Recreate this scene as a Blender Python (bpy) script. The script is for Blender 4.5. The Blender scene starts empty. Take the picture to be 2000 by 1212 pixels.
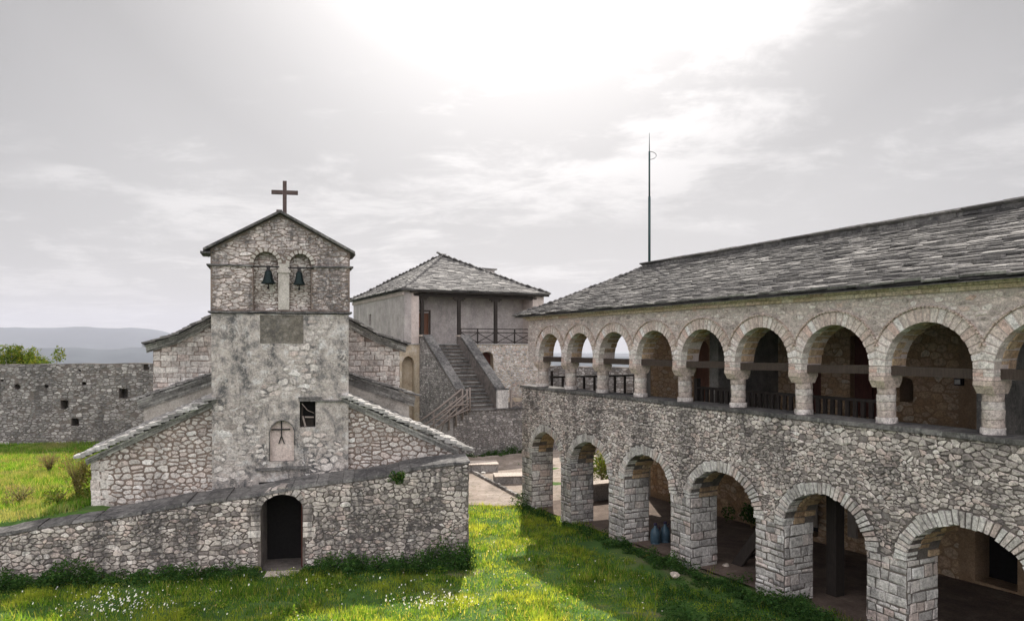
import bpy, math, random
import numpy as np
from mathutils import Vector, Matrix, noise
from mathutils.geometry import tessellate_polygon
random.seed(7); rng = np.random.default_rng(5)
R = math.radians; PI = math.pi
S = bpy.context.scene; C = S.collection

# ------------------------------------------------------------------ camera
F = 1400.0; EYE = 6.1; HZ = 675.0
cd = bpy.data.cameras.new("camera"); cam = bpy.data.objects.new("camera", cd); C.objects.link(cam)
cam.location = (0, 0, EYE); cam.rotation_euler = (R(90), 0, 0)
cd.sensor_width = 36; cd.lens = 36*F/2000; cd.shift_y = (HZ-606)/2000; cd.clip_end = 60000; cd.clip_start = .1
S.camera = cam

# ------------------------------------------------------------------ light, sky, exposure
SUN_EL, SUN_AZ = R(42.5), R(1.8)           # azimuth from +Y towards +X
sdir = Vector((math.sin(SUN_AZ)*math.cos(SUN_EL), math.cos(SUN_AZ)*math.cos(SUN_EL), math.sin(SUN_EL)))
sl = bpy.data.lights.new("sun", 'SUN'); sl.energy = 5.0; sl.angle = R(.6); sl.color = (1, .95, .86)
so = bpy.data.objects.new("sun", sl); C.objects.link(so)
so.rotation_euler = (-sdir).to_track_quat('-Z', 'Y').to_euler()
S.view_settings.view_transform = 'Standard'; S.view_settings.look = 'None'
S.view_settings.gamma = 1; S.view_settings.use_curve_mapping = False
S.view_settings.exposure = 0.35

class NT:
    """tiny node-tree helper"""
    def __init__(s, t): s.t = t; s.n = t.nodes; s.l = t.links
    def node(s, typ, **kw):
        n = s.n.new(typ)
        for k, v in kw.items(): setattr(n, k, v)
        return n
    def put(s, sock, v):
        if hasattr(v, 'is_linked'): s.l.new(v, sock)
        elif isinstance(v, (tuple, list)) and len(v) == 3 and len(sock.default_value) == 4: sock.default_value = (*v, 1)
        else: sock.default_value = v
    def math(s, op, a, b=0.0, c=None, clamp=False):
        n = s.node('ShaderNodeMath', operation=op, use_clamp=clamp); s.put(n.inputs[0], a); s.put(n.inputs[1], b)
        if c is not None: s.put(n.inputs[2], c)
        return n.outputs[0]
    def vmath(s, op, a, b=(0, 0, 0)):
        n = s.node('ShaderNodeVectorMath', operation=op); s.put(n.inputs[0], a); s.put(n.inputs[1], b)
        return n.outputs['Value'] if op == 'DOT_PRODUCT' else n.outputs[0]
    def noise(s, vec, scale, detail=4, rough=.55, dist=0, col=False):
        n = s.node('ShaderNodeTexNoise'); s.put(n.inputs['Vector'], vec); s.put(n.inputs['Scale'], scale)
        s.put(n.inputs['Detail'], detail); s.put(n.inputs['Roughness'], rough); s.put(n.inputs['Distortion'], dist)
        return n.outputs['Color' if col else 'Fac']
    def ramp(s, fac, stops, interp='LINEAR'):
        n = s.node('ShaderNodeValToRGB'); n.color_ramp.interpolation = interp; e = n.color_ramp.elements
        while len(e) < len(stops): e.new(.5)
        for i, (p, c) in enumerate(stops):
            e[i].position = p; e[i].color = (*c, 1) if isinstance(c, (tuple, list)) else (c, c, c, 1)
        s.put(n.inputs[0], fac); return n.outputs[0]
    def mix(s, fac, a, b, mode='MIX'):
        n = s.node('ShaderNodeMix', data_type='RGBA', blend_type=mode); s.put(n.inputs[0], fac)
        s.put(n.inputs[6], a); s.put(n.inputs[7], b); return n.outputs[2]
    def smooth(s, v, a, b):
        n = s.node('ShaderNodeMapRange', interpolation_type='SMOOTHSTEP'); s.put(n.inputs[0], v)
        s.put(n.inputs[1], a); s.put(n.inputs[2], b); return n.outputs[0]
    def mapping(s, vec, scale=(1, 1, 1), loc=(0, 0, 0)):
        n = s.node('ShaderNodeMapping'); s.put(n.inputs[0], vec); s.put(n.inputs['Scale'], scale); s.put(n.inputs['Location'], loc)
        return n.outputs[0]

W = bpy.data.worlds.new("World"); S.world = W; W.use_nodes = True
w = NT(W.node_tree); w.n.clear()
sky = w.node('ShaderNodeTexSky', sky_type='NISHITA', sun_disc=False, sun_elevation=SUN_EL, sun_rotation=SUN_AZ,
             altitude=300, air_density=1.2, dust_density=3.0, ozone_density=1.0)
tc = w.node('ShaderNodeTexCoord'); D = w.vmath('NORMALIZE', tc.outputs['Generated'])
sep = w.node('ShaderNodeSeparateXYZ'); w.put(sep.inputs[0], D)
cosang = w.vmath('DOT_PRODUCT', D, tuple(sdir))
# thin cloud veil: brighter towards the sun, with streaks of cloud on a flat layer above
zc = w.math('MAXIMUM', sep.outputs[2], 0.0)
inv = w.math('DIVIDE', 1.0, w.math('ADD', zc, .13))
px_ = w.math('MULTIPLY', sep.outputs[0], inv); py_ = w.math('MULTIPLY', sep.outputs[1], inv)
cv = w.node('ShaderNodeCombineXYZ'); w.put(cv.inputs[0], px_); w.put(cv.inputs[1], py_)
n1 = w.noise(w.mapping(cv.outputs[0], (.9, 1.0, 1), (3.1, 1.7, 0)), 1.0, 7, .62, .5)
n2 = w.noise(w.mapping(cv.outputs[0], (1.0, 1.25, 1), (7.3, 2.2, 0)), 2.6, 9, .68, .35)
cl = w.math('ADD', w.math('MULTIPLY', n1, .62), w.math('MULTIPLY', n2, .38))
cloud = w.math('MULTIPLY', w.smooth(cl, .47, .60), w.smooth(w.noise(w.mapping(cv.outputs[0], (.5, .8, 1), (1.2, 5.1, 0)), .8, 4, .6), .36, .50))
glow = w.math('POWER', w.math('MAXIMUM', cosang, 0.0), 6.0)
veil = w.ramp(glow, [(0, .44), (.144, .53), (.262, .56), (.351, .53), (.484, .64), (.60, .78), (.77, 1.15), (1, 3.0)])
thick = w.math('SUBTRACT', 1.0, w.math('MULTIPLY', w.math('MULTIPLY', sep.outputs[0], sep.outputs[0]), w.math('MULTIPLY', zc, 3.0)), clamp=True)
veil = w.mix(1.0, w.mix(1.0, veil, thick, 'MULTIPLY'), (1.0, .965, .945), 'MULTIPLY')
cb = w.mix(w.math('MULTIPLY', cloud, .85), veil, w.mix(1.0, veil, w.mix(glow, (1.42, 1.415, 1.41), (1.55, 1.55, 1.55)), 'MULTIPLY'))
# paler band low down
low = w.math('POWER', w.math('SUBTRACT', 1.0, zc, clamp=True), 9.0)
cb = w.mix(w.math('MULTIPLY', low, .5), cb, (.50, .48, .48))
# unseen sky behind the camera, brightened as added fill for the shaded walls
back = w.smooth(sep.outputs[1], .15, -.45)
cb = w.mix(w.math('MULTIPLY', back, .9), cb, w.mix(cloud, (1.52, 1.50, 1.56), (2.75, 2.65, 2.6)))
tot = w.mix(.07, w.mix(1.0, cb, (10, 10, 10), 'MULTIPLY'), sky.outputs[0])
bg = w.node('ShaderNodeBackground'); w.put(bg.inputs[0], tot); bg.inputs[1].default_value = .1
wo = w.node('ShaderNodeOutputWorld'); w.l.new(bg.outputs[0], wo.inputs[0])

# ------------------------------------------------------------------ materials
def mat(name, rough=.9):
    m = bpy.data.materials.new(name); m.use_nodes = True; t = NT(m.node_tree)
    p = t.n['Principled BSDF']; p.inputs['Roughness'].default_value = rough
    p.inputs['Specular IOR Level'].default_value = .25
    return m, t, p
def bump(t, p, h, strength=.5, dist=.02):
    b = t.node('ShaderNodeBump'); b.inputs['Strength'].default_value = strength; b.inputs['Distance'].default_value = dist
    t.put(b.inputs['Height'], h); t.l.new(b.outputs[0], p.inputs['Normal'])
def coords(t): return t.node('ShaderNodeTexCoord').outputs['Object']
def island(t): return t.node('ShaderNodeNewGeometry').outputs['Random Per Island']

def stone(name, stops, stain=.4, stainscale=.9, stain_col=(.045, .043, .046), grain=14, seed=0, lich=0, lich_col=(.5, .5, .47)):
    """cut or rubble stone: a colour per block, grain, dark weather stains, pale lichen"""
    m, t, p = mat(name, .92); c = t.mapping(coords(t), loc=(seed*3.7, seed, seed*1.3))
    base = t.ramp(island(t), stops)
    g = t.noise(c, grain, 5, .7)
    col = t.mix(1.0, base, t.ramp(g, [(.3, .45), (.5, 1.0), (.72, 1.4)]), 'MULTIPLY')
    g2 = t.noise(c, grain*3.1, 3, .7)
    col = t.mix(.5, col, t.mix(1.0, col, t.ramp(g2, [(.35, .4), (.55, 1.15)]), 'MULTIPLY'))
    if lich:
        col = t.mix(t.math('MULTIPLY', t.smooth(t.noise(c, 5.5, 6, .7), .55, .68), lich), col, lich_col)
    s = t.smooth(t.noise(t.mapping(coords(t), (1, 1, .4)), .85, 8, .74, .3), .46, .58)
    s = t.math('MULTIPLY', s, stain)
    s = t.math('MULTIPLY', s, t.ramp(t.noise(c, 9, 6, .78), [(.38, .15), (.56, 1.0)]))
    col = t.mix(s, col, stain_col)
    run = t.smooth(t.noise(t.mapping(coords(t), (2.6, 2.6, .22)), 1.7, 6, .7), .53, .66)      # old runs of rain dirt
    col = t.mix(t.math('MULTIPLY', t.math('MULTIPLY', run, stain*.7), t.ramp(t.noise(c, 12, 5, .78), [(.36, .3), (.56, 1.0)])), col, stain_col)
    t.l.new(col, p.inputs['Base Color'])
    h = t.math('ADD', t.noise(c, 7, 4, .6), t.math('MULTIPLY', t.noise(c, 30, 3, .6), .4))
    bump(t, p, h, .7, .03)
    return m
GREY = [(0, (.19, .165, .155)), (.2, (.37, .325, .295)), (.45, (.52, .465, .425)), (.7, (.61, .545, .50)), (.86, (.52, .415, .37)), (1, (.74, .69, .645))]
WARM = [(0, (.36, .31, .285)), (.25, (.52, .455, .415)), (.5, (.62, .555, .515)), (.75, (.60, .50, .46)), (.9, (.74, .69, .65)), (1, (.54, .39, .33))]
TAN = [(0, (.34, .22, .13)), (.3, (.48, .33, .20)), (.6, (.52, .39, .27)), (.85, (.44, .30, .20)), (1, (.60, .50, .38))]
PALE = [(0, (.38, .33, .30)), (.3, (.53, .48, .445)), (.7, (.65, .60, .56)), (.9, (.55, .455, .41)), (1, (.74, .71, .68))]
M = {}
M['church_stone'] = stone('church_stone', PALE, .35, .8, seed=1, lich=.25)
M['door_wall_stone'] = stone('door_wall_stone', GREY, .85, .8, seed=2, lich=.3)
M['arcade_stone'] = stone('arcade_stone', [(q, (r_*1.12, g_*1.12, b_*1.13)) for q, (r_, g_, b_) in GREY], .62, .55, seed=3, lich=.25)
M['upper_stone'] = stone('upper_stone', WARM, .12, .9, seed=4)
M['voussoir'] = stone('voussoir', [(0, (.46, .42, .39)), (.4, (.62, .59, .56)), (.7, (.70, .67, .64)), (.85, (.56, .44, .39)), (1, (.76, .74, .71))], .45, 1, seed=5)
M['voussoir_warm'] = stone('voussoir_warm', [(0, (.54, .42, .37)), (.35, (.62, .53, .48)), (.6, (.70, .65, .61)), (.8, (.60, .42, .36)), (1, (.78, .76, .74))], .08, 1, seed=6)
M['soffit'] = stone('soffit', TAN, .45, 1.2, seed=7)
M['pier'] = stone('pier', [(0, (.30, .28, .27)), (.3, (.48, .455, .435)), (.65, (.62, .585, .56)), (.85, (.52, .42, .38)), (1, (.72, .70, .68))], .45, 1.1, seed=8)
M['belfry_stone'] = stone('belfry_stone', [(0, (.32, .28, .265)), (.4, (.50, .445, .42)), (.75, (.58, .49, .455)), (1, (.66, .60, .57))], .85, .85, seed=9)
M['tan_stone'] = stone('tan_stone', TAN, .15, 1, seed=10)
M['dark_rubble'] = stone('dark_rubble', [(0, (.16, .152, .145)), (.4, (.26, .243, .23)), (.8, (.34, .315, .30)), (1, (.48, .45, .425))], .45, .5, seed=11)
M['slab'] = stone('slab', [(0, (.12, .114, .11)), (.3, (.18, .17, .163)), (.6, (.235, .223, .213)), (.85, (.30, .285, .27)), (1, (.40, .38, .36))], .55, 1.3, grain=9, seed=12, lich=.25, lich_col=(.32, .31, .29))
M['slab_pale'] = stone('slab_pale', [(0, (.22, .21, .20)), (.4, (.34, .325, .31)), (.8, (.44, .42, .40)), (1, (.54, .52, .50))], .4, 1.6, grain=9, seed=13)
M['coping'] = stone('coping', [(0, (.115, .108, .103)), (.5, (.15, .142, .136)), (1, (.19, .18, .172))], .9, 1.4, grain=7, seed=14, lich=.6, lich_col=(.36, .35, .33))
M['cornice'] = stone('cornice', [(0, (.46, .36, .25)), (.5, (.58, .48, .36)), (.8, (.64, .56, .45)), (1, (.54, .37, .29))], .12, 1.2, stain_col=(.12, .10, .06), seed=15)
M['steps'] = stone('steps', [(0, (.12, .12, .12)), (.5, (.22, .22, .21)), (1, (.34, .33, .31))], .7, 1.5, seed=16)
M['paver'] = stone('paver', [(0, (.40, .33, .28)), (.5, (.52, .44, .38)), (1, (.58, .52, .46))], .15, 1, seed=17)
M['bell_frame_stone'] = stone('column_stone', [(0, (.50, .40, .35)), (.35, (.58, .51, .47)), (.7, (.66, .61, .58)), (1, (.50, .41, .37))], .4, 1.5, seed=18)

def rough_surface(name, stops, scale=2.0, stain=.5, stain_col=(.06, .06, .06), seed=0, bs=.6, blotch=None, vert=.35):
    """plaster, mortar, earth: blotchy noise and runs of dirt"""
    m, t, p = mat(name, .95); c = t.mapping(coords(t), loc=(seed*2.3, seed*1.1, seed))
    col = t.ramp(t.noise(c, scale, 8, .68, .2), stops)
    col = t.mix(1.0, col, t.ramp(t.noise(c, 23, 5, .75), [(.3, .62), (.6, 1.15)]), 'MULTIPLY')
    s = t.smooth(t.noise(t.mapping(coords(t), (1, 1, .4)), .85, 8, .74, .3), .46, .58) if name.startswith('mortar') else t.smooth(t.noise(t.mapping(c, (1, 1, vert)), 1.3, 8, .72, .4), .45, .60)
    s = t.math('MULTIPLY', t.math('MULTIPLY', s, stain), t.ramp(t.noise(c, 9, 8, .8), [(.42, .05), (.54, 1.0)]))
    col = t.mix(s, col, stain_col)
    if name == 'plaster':
        v = t.math('MULTIPLY', t.smooth(t.noise(c, 13, 8, .8), .52, .60), t.smooth(t.noise(c, 1.5, 5, .7), .40, .56))
        col = t.mix(t.math('MULTIPLY', v, .6), col, (.08, .08, .083))
    if blotch:
        col = t.mix(t.math('MULTIPLY', t.smooth(t.noise(c, 1.7, 7, .7), .56, .66), .8), col, blotch)
    t.l.new(col, p.inputs['Base Color'])
    bump(t, p, t.math('ADD', t.noise(c, 6, 6, .65), t.math('MULTIPLY', t.noise(c, 35, 4, .7), .3)), bs, .04)
    return m
M['mortar_brown'] = rough_surface('mortar_brown', [(.3, (.14, .108, .092)), (.6, (.24, .185, .155))], 3, .3, seed=1)
M['mortar_dark'] = rough_surface('mortar_dark', [(.3, (.08, .068, .062)), (.6, (.18, .155, .14))], 3, .6, seed=2)  # real dark joints, deepened in colour for the shade in the gaps
M['mortar_warm'] = rough_surface('mortar_warm', [(.3, (.42, .35, .32)), (.6, (.56, .48, .445))], 3, .1, seed=3)
M['mortar_tan'] = rough_surface('mortar_tan', [(.3, (.26, .17, .10)), (.6, (.36, .25, .16))], 3, .2, seed=4)
M['plaster'] = rough_surface('plaster', [(.30, (.15, .142, .138)), (.41, (.31, .285, .268)), (.51, (.48, .425, .385)), (.60, (.55, .515, .49)), (.70, (.70, .68, .66))], 3.4, .85, (.05, .054, .058), seed=5, bs=1.3)
M['plaster_warm'] = rough_surface('plaster_warm', [(.3, (.36, .32, .28)), (.55, (.47, .43, .39)), (.7, (.54, .50, .46))], 1.5, .35, seed=6)
M['plaster_house'] = rough_surface('plaster_house', [(.3, (.26, .235, .225)), (.55, (.40, .36, .345)), (.7, (.48, .435, .415))], 1.2, .4, (.14, .14, .14), seed=7, vert=.2)
M['plaster_ochre'] = rough_surface('plaster_ochre', [(.3, (.36, .28, .20)), (.55, (.48, .40, .30)), (.7, (.54, .48, .42))], 1.5, .3, seed=8)
M['plaster_pink'] = rough_surface('plaster_pink', [(.3, (.42, .34, .31)), (.55, (.56, .47, .43)), (.7, (.62, .55, .51))], 2.5, .15, seed=9, bs=.2)
M['panel'] = rough_surface('panel_stain', [(.3, (.085, .075, .065)), (.5, (.17, .15, .125)), (.68, (.30, .27, .24))], 4, .6, seed=10, vert=.2)
M['earth'] = rough_surface('earth', [(.3, (.09, .065, .055)), (.55, (.17, .125, .10)), (.7, (.24, .19, .16))], 1.5, .3, (.07, .05, .04), seed=11, vert=1)
M['old_plaster'] = rough_surface('old_plaster', [(.3, (.16, .155, .145)), (.55, (.27, .255, .235)), (.7, (.34, .32, .29))], 1.6, .5, seed=12)

def wood(name, a, b, seed=0):
    m, t, p = mat(name, .8); c = t.mapping(coords(t), (1, 1, 1), (seed, seed, 0))
    i = island(t)
    col = t.ramp(t.noise(t.mapping(c, (9, 9, 1.2)), 4, 5, .7), [(.3, a), (.7, b)])
    col = t.mix(.6, col, t.mix(1.0, col, t.ramp(i, [(0, .6), (1, 1.4)]), 'MULTIPLY'))
    t.l.new(col, p.inputs['Base Color']); bump(t, p, t.noise(t.mapping(c, (14, 14, 1.5)), 5, 4, .6), .4, .01)
    return m
M['dark_wood'] = wood('dark_wood', (.016, .013, .012), (.042, .033, .028))
M['door_wood'] = wood('door_wood', (.10, .045, .028), (.19, .09, .055), 3)
M['red_wood'] = wood('red_wood', (.05, .018, .014), (.11, .04, .03), 4)
M['grey_wood'] = wood('grey_wood', (.16, .13, .115), (.33, .28, .25), 5)
M['beam_wood'] = wood('beam_wood', (.03, .022, .018), (.075, .055, .045), 6)
M['pale_wood'] = wood('pale_wood', (.16, .14, .12), (.26, .23, .20), 7)

def plain(name, col, rough=.5, metal=0.0, var=.3):
    m, t, p = mat(name, rough); p.inputs['Metallic'].default_value = metal
    g = t.noise(coords(t), 12, 5, .7)
    t.l.new(t.mix(1.0, col, t.ramp(g, [(.3, 1-var), (.7, 1+var)]), 'MULTIPLY'), p.inputs['Base Color'])
    return m
M['bronze'] = plain('bronze', (.012, .02, .02), .5, .6)
M['iron'] = plain('iron', (.035, .032, .032), .7, .3)
M['cross'] = plain('rusted_cross', (.085, .06, .055), .8)
M['mast'] = plain('mast_paint', (.03, .06, .06), .5)
M['black'] = plain('painted_dark', (.012, .011, .011), 1.0)  # near-black colour painted in for the shade inside openings
M['jug'] = plain('jug_plastic', (.045, .08, .11), .3)
M['cap'] = plain('jug_cap', (.03, .02, .05), .4)
M['whitestone'] = plain('white_stone', (.62, .60, .56), .9)

def leafmat(name, stops, trans=.35, pscale=.0, patch=None):
    m, t, p = mat(name, .6); t.n.remove(p)
    c = t.node('ShaderNodeNewGeometry').outputs['Position']
    col = t.ramp(island(t), stops)
    if patch:
        col = t.mix(t.smooth(t.noise(c, .55, 5, .65), .48, .62), col, t.mix(.75, col, patch))
    col = t.mix(1.0, col, t.ramp(t.noise(c, 2.2, 7, .75), [(.35, .5), (.65, 1.4)]), 'MULTIPLY')
    d = t.node('ShaderNodeBsdfDiffuse'); tr = t.node('ShaderNodeBsdfTranslucent')
    t.l.new(col, d.inputs[0]); t.l.new(t.mix(1.0, col, (2.7, 2.05, .9), 'MULTIPLY'), tr.inputs[0])
    mx = t.node('ShaderNodeMixShader'); mx.inputs[0].default_value = trans
    t.l.new(d.outputs[0], mx.inputs[1]); t.l.new(tr.outputs[0], mx.inputs[2])
    t.l.new(mx.outputs[0], t.n['Material Output'].inputs[0]); return m
M['grass'] = leafmat('grass_blades', [(0, (.034, .09, .02)), (.42, (.09, .21, .032)), (.80, (.20, .32, .05)), (1, (.42, .37, .17))], .64, patch=(.27, .34, .06))
M['field'] = leafmat('field_grass', [(0, (.06, .17, .025)), (.5, (.125, .27, .035)), (.80, (.21, .33, .06)), (1, (.40, .33, .20))], .45, patch=(.24, .24, .13))
M['weed'] = leafmat('weed_leaf', [(0, (.022, .055, .018)), (.6, (.04, .095, .025)), (1, (.08, .15, .04))], .3)
M['dry'] = leafmat('dry_twig', [(0, (.20, .14, .09)), (.6, (.26, .22, .12)), (1, (.20, .26, .08))], .25)
M['tree'] = leafmat('tree_leaf', [(0, (.05, .10, .02)), (.6, (.10, .16, .03)), (1, (.20, .21, .04))], .3)
M['dryleaf'] = leafmat('dry_leaf', [(0, (.10, .12, .03)), (.6, (.20, .20, .06)), (1, (.30, .24, .14))], .3)
M['petal'] = leafmat('petal', [(0, (.75, .75, .75)), (1, (.85, .85, .8))], .3)
M['yellow'] = leafmat('yellow_petal', [(0, (.60, .60, .10)), (1, (.7, .65, .12))], .3)

# ground
m, t, p = mat('ground', 1.0); gc = t.node('ShaderNodeNewGeometry').outputs['Position']
c1 = t.ramp(t.noise(gc, .7, 8, .7), [(.3, (.03, .06, .015)), (.5, (.055, .12, .02)), (.68, (.12, .14, .05))])
c1 = t.mix(t.smooth(t.noise(gc, .35, 6, .7), .60, .72), c1, (.22, .17, .11))
dv = t.vmath('SUBTRACT', gc, (5.1, 22.2, 0.0)); dl = t.node('ShaderNodeVectorMath', operation='LENGTH'); t.l.new(t.mapping(dv, (.9, .42, 0)), dl.inputs[0])
c1 = t.mix(t.smooth(t.math('ADD', dl.outputs['Value'], t.noise(gc, 1.5, 4, .6)), 2.2, 1.5), c1, (.15, .115, .085))
sp = t.node('ShaderNodeSeparateXYZ'); t.l.new(gc, sp.inputs[0])
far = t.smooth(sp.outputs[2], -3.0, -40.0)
c1 = t.mix(far, c1, t.ramp(t.noise(gc, .004, 8, .7), [(.35, (.16, .19, .19)), (.6, (.26, .29, .28))]))  # far plain's colour paled to imitate distance haze
t.l.new(c1, p.inputs['Base Color']); bump(t, p, t.noise(gc, 6, 6, .7), .6, .08); M['ground'] = m
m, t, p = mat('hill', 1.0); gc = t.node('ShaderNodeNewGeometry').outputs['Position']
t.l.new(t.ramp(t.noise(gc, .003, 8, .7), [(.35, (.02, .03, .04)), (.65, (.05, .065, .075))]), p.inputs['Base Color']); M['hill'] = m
m, t, p = mat('paving', .95); gc = t.node('ShaderNodeNewGeometry').outputs['Position']
br = t.node('ShaderNodeTexBrick'); t.l.new(t.vmath('ADD', t.mapping(gc, (1, 1, 1)), t.vmath('SCALE', t.noise(gc, 2, 3, .6, col=True))), br.inputs[0])
for k, v in (('Scale', 1.0), ('Mortar Size', .02), ('Brick Width', .62), ('Row Height', .38)): br.inputs[k].default_value = v
br.inputs['Color1'].default_value = (.27, .215, .18, 1); br.inputs['Color2'].default_value = (.36, .30, .26, 1); br.inputs['Mortar'].default_value = (.20, .17, .12, 1)
t.l.new(t.mix(1.0, br.outputs[0], t.ramp(t.noise(gc, 1.4, 7, .7), [(.3, .65), (.65, 1.15)]), 'MULTIPLY'), p.inputs['Base Color'])
bump(t, p, t.noise(gc, 5, 5, .6), .5, .03); M['paving'] = m

# ------------------------------------------------------------------ mesh builder
class MB:
    def __init__(s): s.v = []; s.f = []; s.m = []; s.sm = []
    def add(s, vs, fs, mi=0, smooth=False, xf=None):
        o = len(s.v)
        s.v.extend([tuple(xf @ Vector(q)) for q in vs] if xf else [tuple(q) for q in vs])
        for q in fs: s.f.append([o+i for i in q]); s.m.append(mi); s.sm.append(smooth)
    def box(s, x0, x1, y0, y1, z0, z1, mi=0, j=0.0, xf=None):
        r = lambda: random.uniform(-j, j) if j else 0
        vs = [(x+r(), y+r(), z+r()) for z in (z0, z1) for y in (y0, y1) for x in (x0, x1)]
        s.add(vs, [(0, 2, 3, 1), (4, 5, 7, 6), (0, 1, 5, 4), (1, 3, 7, 5), (3, 2, 6, 7), (2, 0, 4, 6)], mi, False, xf)
    def hexa(s, vs, mi=0):       # 8 verts: bottom 4 ccw, top 4 ccw
        s.add(vs, [(3, 2, 1, 0), (4, 5, 6, 7), (0, 1, 5, 4), (1, 2, 6, 5), (2, 3, 7, 6), (3, 0, 4, 7)], mi)
    def bar(s, a, b, wd, th=None, mi=0, up=(0, 0, 1)):   # rectangular bar from a to b
        a, b = Vector(a), Vector(b); d = (b-a).normalized(); up = Vector(up)
        if abs(d.dot(up)) > .97: up = Vector((0, 1, 0))
        x = d.cross(up).normalized(); y = x.cross(d); th = th or wd
        vs = [p_+x*(sx*wd/2)+y*(sy*th/2) for p_ in (a, b) for sx, sy in ((-1, -1), (1, -1), (1, 1), (-1, 1))]
        s.hexa(vs, mi)
    def tube(s, pts, rad, n=8, mi=0):
        pts = [Vector(q) for q in pts]; rs = rad if isinstance(rad, (list, tuple)) else [rad]*len(pts); vs = []
        for i, q in enumerate(pts):
            d = (pts[min(i+1, len(pts)-1)]-pts[max(i-1, 0)]).normalized()
            up = Vector((0, 0, 1)) if abs(d.z) < .9 else Vector((1, 0, 0)); x = d.cross(up).normalized(); y = x.cross(d)
            vs += [q+(x*math.cos(2*PI*k/n)+y*math.sin(2*PI*k/n))*rs[i] for k in range(n)]
        fs = [(i*n+k, i*n+(k+1) % n, (i+1)*n+(k+1) % n, (i+1)*n+k) for i in range(len(pts)-1) for k in range(n)]
        fs += [tuple(range(n))[::-1], tuple(range((len(pts)-1)*n, len(pts)*n))]
        s.add(vs, fs, mi, True)
    def lathe(s, prof, cx, cy, n=16, mi=0, j=0.0, smooth=True, sy=1.0):
        vs = []
        for r, z in prof:
            ph = random.uniform(0, 6)
            for k in range(n):
                rr = r*(1+j*math.sin(3*2*PI*k/n+ph)); a = 2*PI*k/n
                vs.append((cx+rr*math.cos(a), cy+rr*sy*math.sin(a), z))
        fs = [(i*n+k, i*n+(k+1) % n, (i+1)*n+(k+1) % n, (i+1)*n+k) for i in range(len(prof)-1) for k in range(n)]
        fs += [tuple(range(n))[::-1], tuple(range((len(prof)-1)*n, len(prof)*n))]
        s.add(vs, fs, mi, smooth)
    def build(s, name, mats, parent=None, bevel=0):
        if parent is not None and (parent.name.startswith('church') or (parent.parent and parent.parent.name.startswith('church'))):
            s.v = [(a-.14*b, b, c) for a, b, c in s.v]      # the nave axis is not square to the front
        if parent is not None and (parent.name.startswith('stone_staircase') or (parent.parent and parent.parent.name.startswith('stone_staircase'))):
            s.v = [(a-.12*b, b, c) for a, b, c in s.v]      # the flight runs a little askew
        me = bpy.data.meshes.new(name); me.from_pydata(s.v, [], s.f)
        for mm in (mats if isinstance(mats, (list, tuple)) else [mats]): me.materials.append(M[mm] if isinstance(mm, str) else mm)
        me.polygons.foreach_set('material_index', s.m); me.polygons.foreach_set('use_smooth', s.sm); me.update()
        o = bpy.data.objects.new(name, me); C.objects.link(o)
        if parent: o.parent = parent
        if bevel:
            b = o.modifiers.new('bevel', 'BEVEL'); b.width = bevel; b.segments = 2; b.limit_method = 'ANGLE'
        return o
def empty(name, loc, rz=0.0):
    o = bpy.data.objects.new(name, None); C.objects.link(o); o.location = loc; o.rotation_euler = (0, 0, R(rz)); return o
def tag(o, label=None, cat=None, group=None, kind=None):
    for k, v in (('label', label), ('category', cat), ('group', group), ('kind', kind)):
        if v: o[k] = v
    return o

def inside(poly, x, y):
    c = False; n = len(poly); j = n-1
    for i in range(n):
        xi, yi = poly[i]; xj, yj = poly[j]
        if (yi > y) != (yj > y) and x < (xj-xi)*(y-yi)/(yj-yi)+xi: c = not c
        j = i
    return c
def arc(cx, zs, rx, rz, n=18, a0=0, a1=PI):
    return [(cx-rx*math.cos(a0+(a1-a0)*i/n), zs+rz*math.sin(a0+(a1-a0)*i/n)) for i in range(n+1)]
def arch_hole(cx, hw, z0, zs, rise, n=18):
    return [(cx-hw, z0)]+arc(cx, zs, hw, rise, n)+[(cx+hw, z0)]

def wall(mb, outline, holes, y0, y1, mi=0, tf=None, back=True, mi_side=None):
    """flat wall in the x-z plane from depth y0 (front) to y1, with holes; tf maps (x,y,z)"""
    tf = tf or (lambda x, y, z: (x, y, z)); ms = mi if mi_side is None else mi_side
    loops = [outline]+list(holes); flat = [q for l in loops for q in l]
    tris = tessellate_polygon([[Vector((x, z, 0)) for x, z in l] for l in loops])
    for yy in ((y0, y1) if back else (y0,)):
        mb.add([tf(x, yy, z) for x, z in flat], [tuple(q) if yy == y0 else tuple(q)[::-1] for q in tris], mi)
    for l in loops:
        n = len(l); vs = [tf(x, y0, z) for x, z in l]+[tf(x, y1, z) for x, z in l]
        mb.add(vs, [(i, (i+1) % n, n+(i+1) % n, n+i) for i in range(n)], ms)

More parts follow.
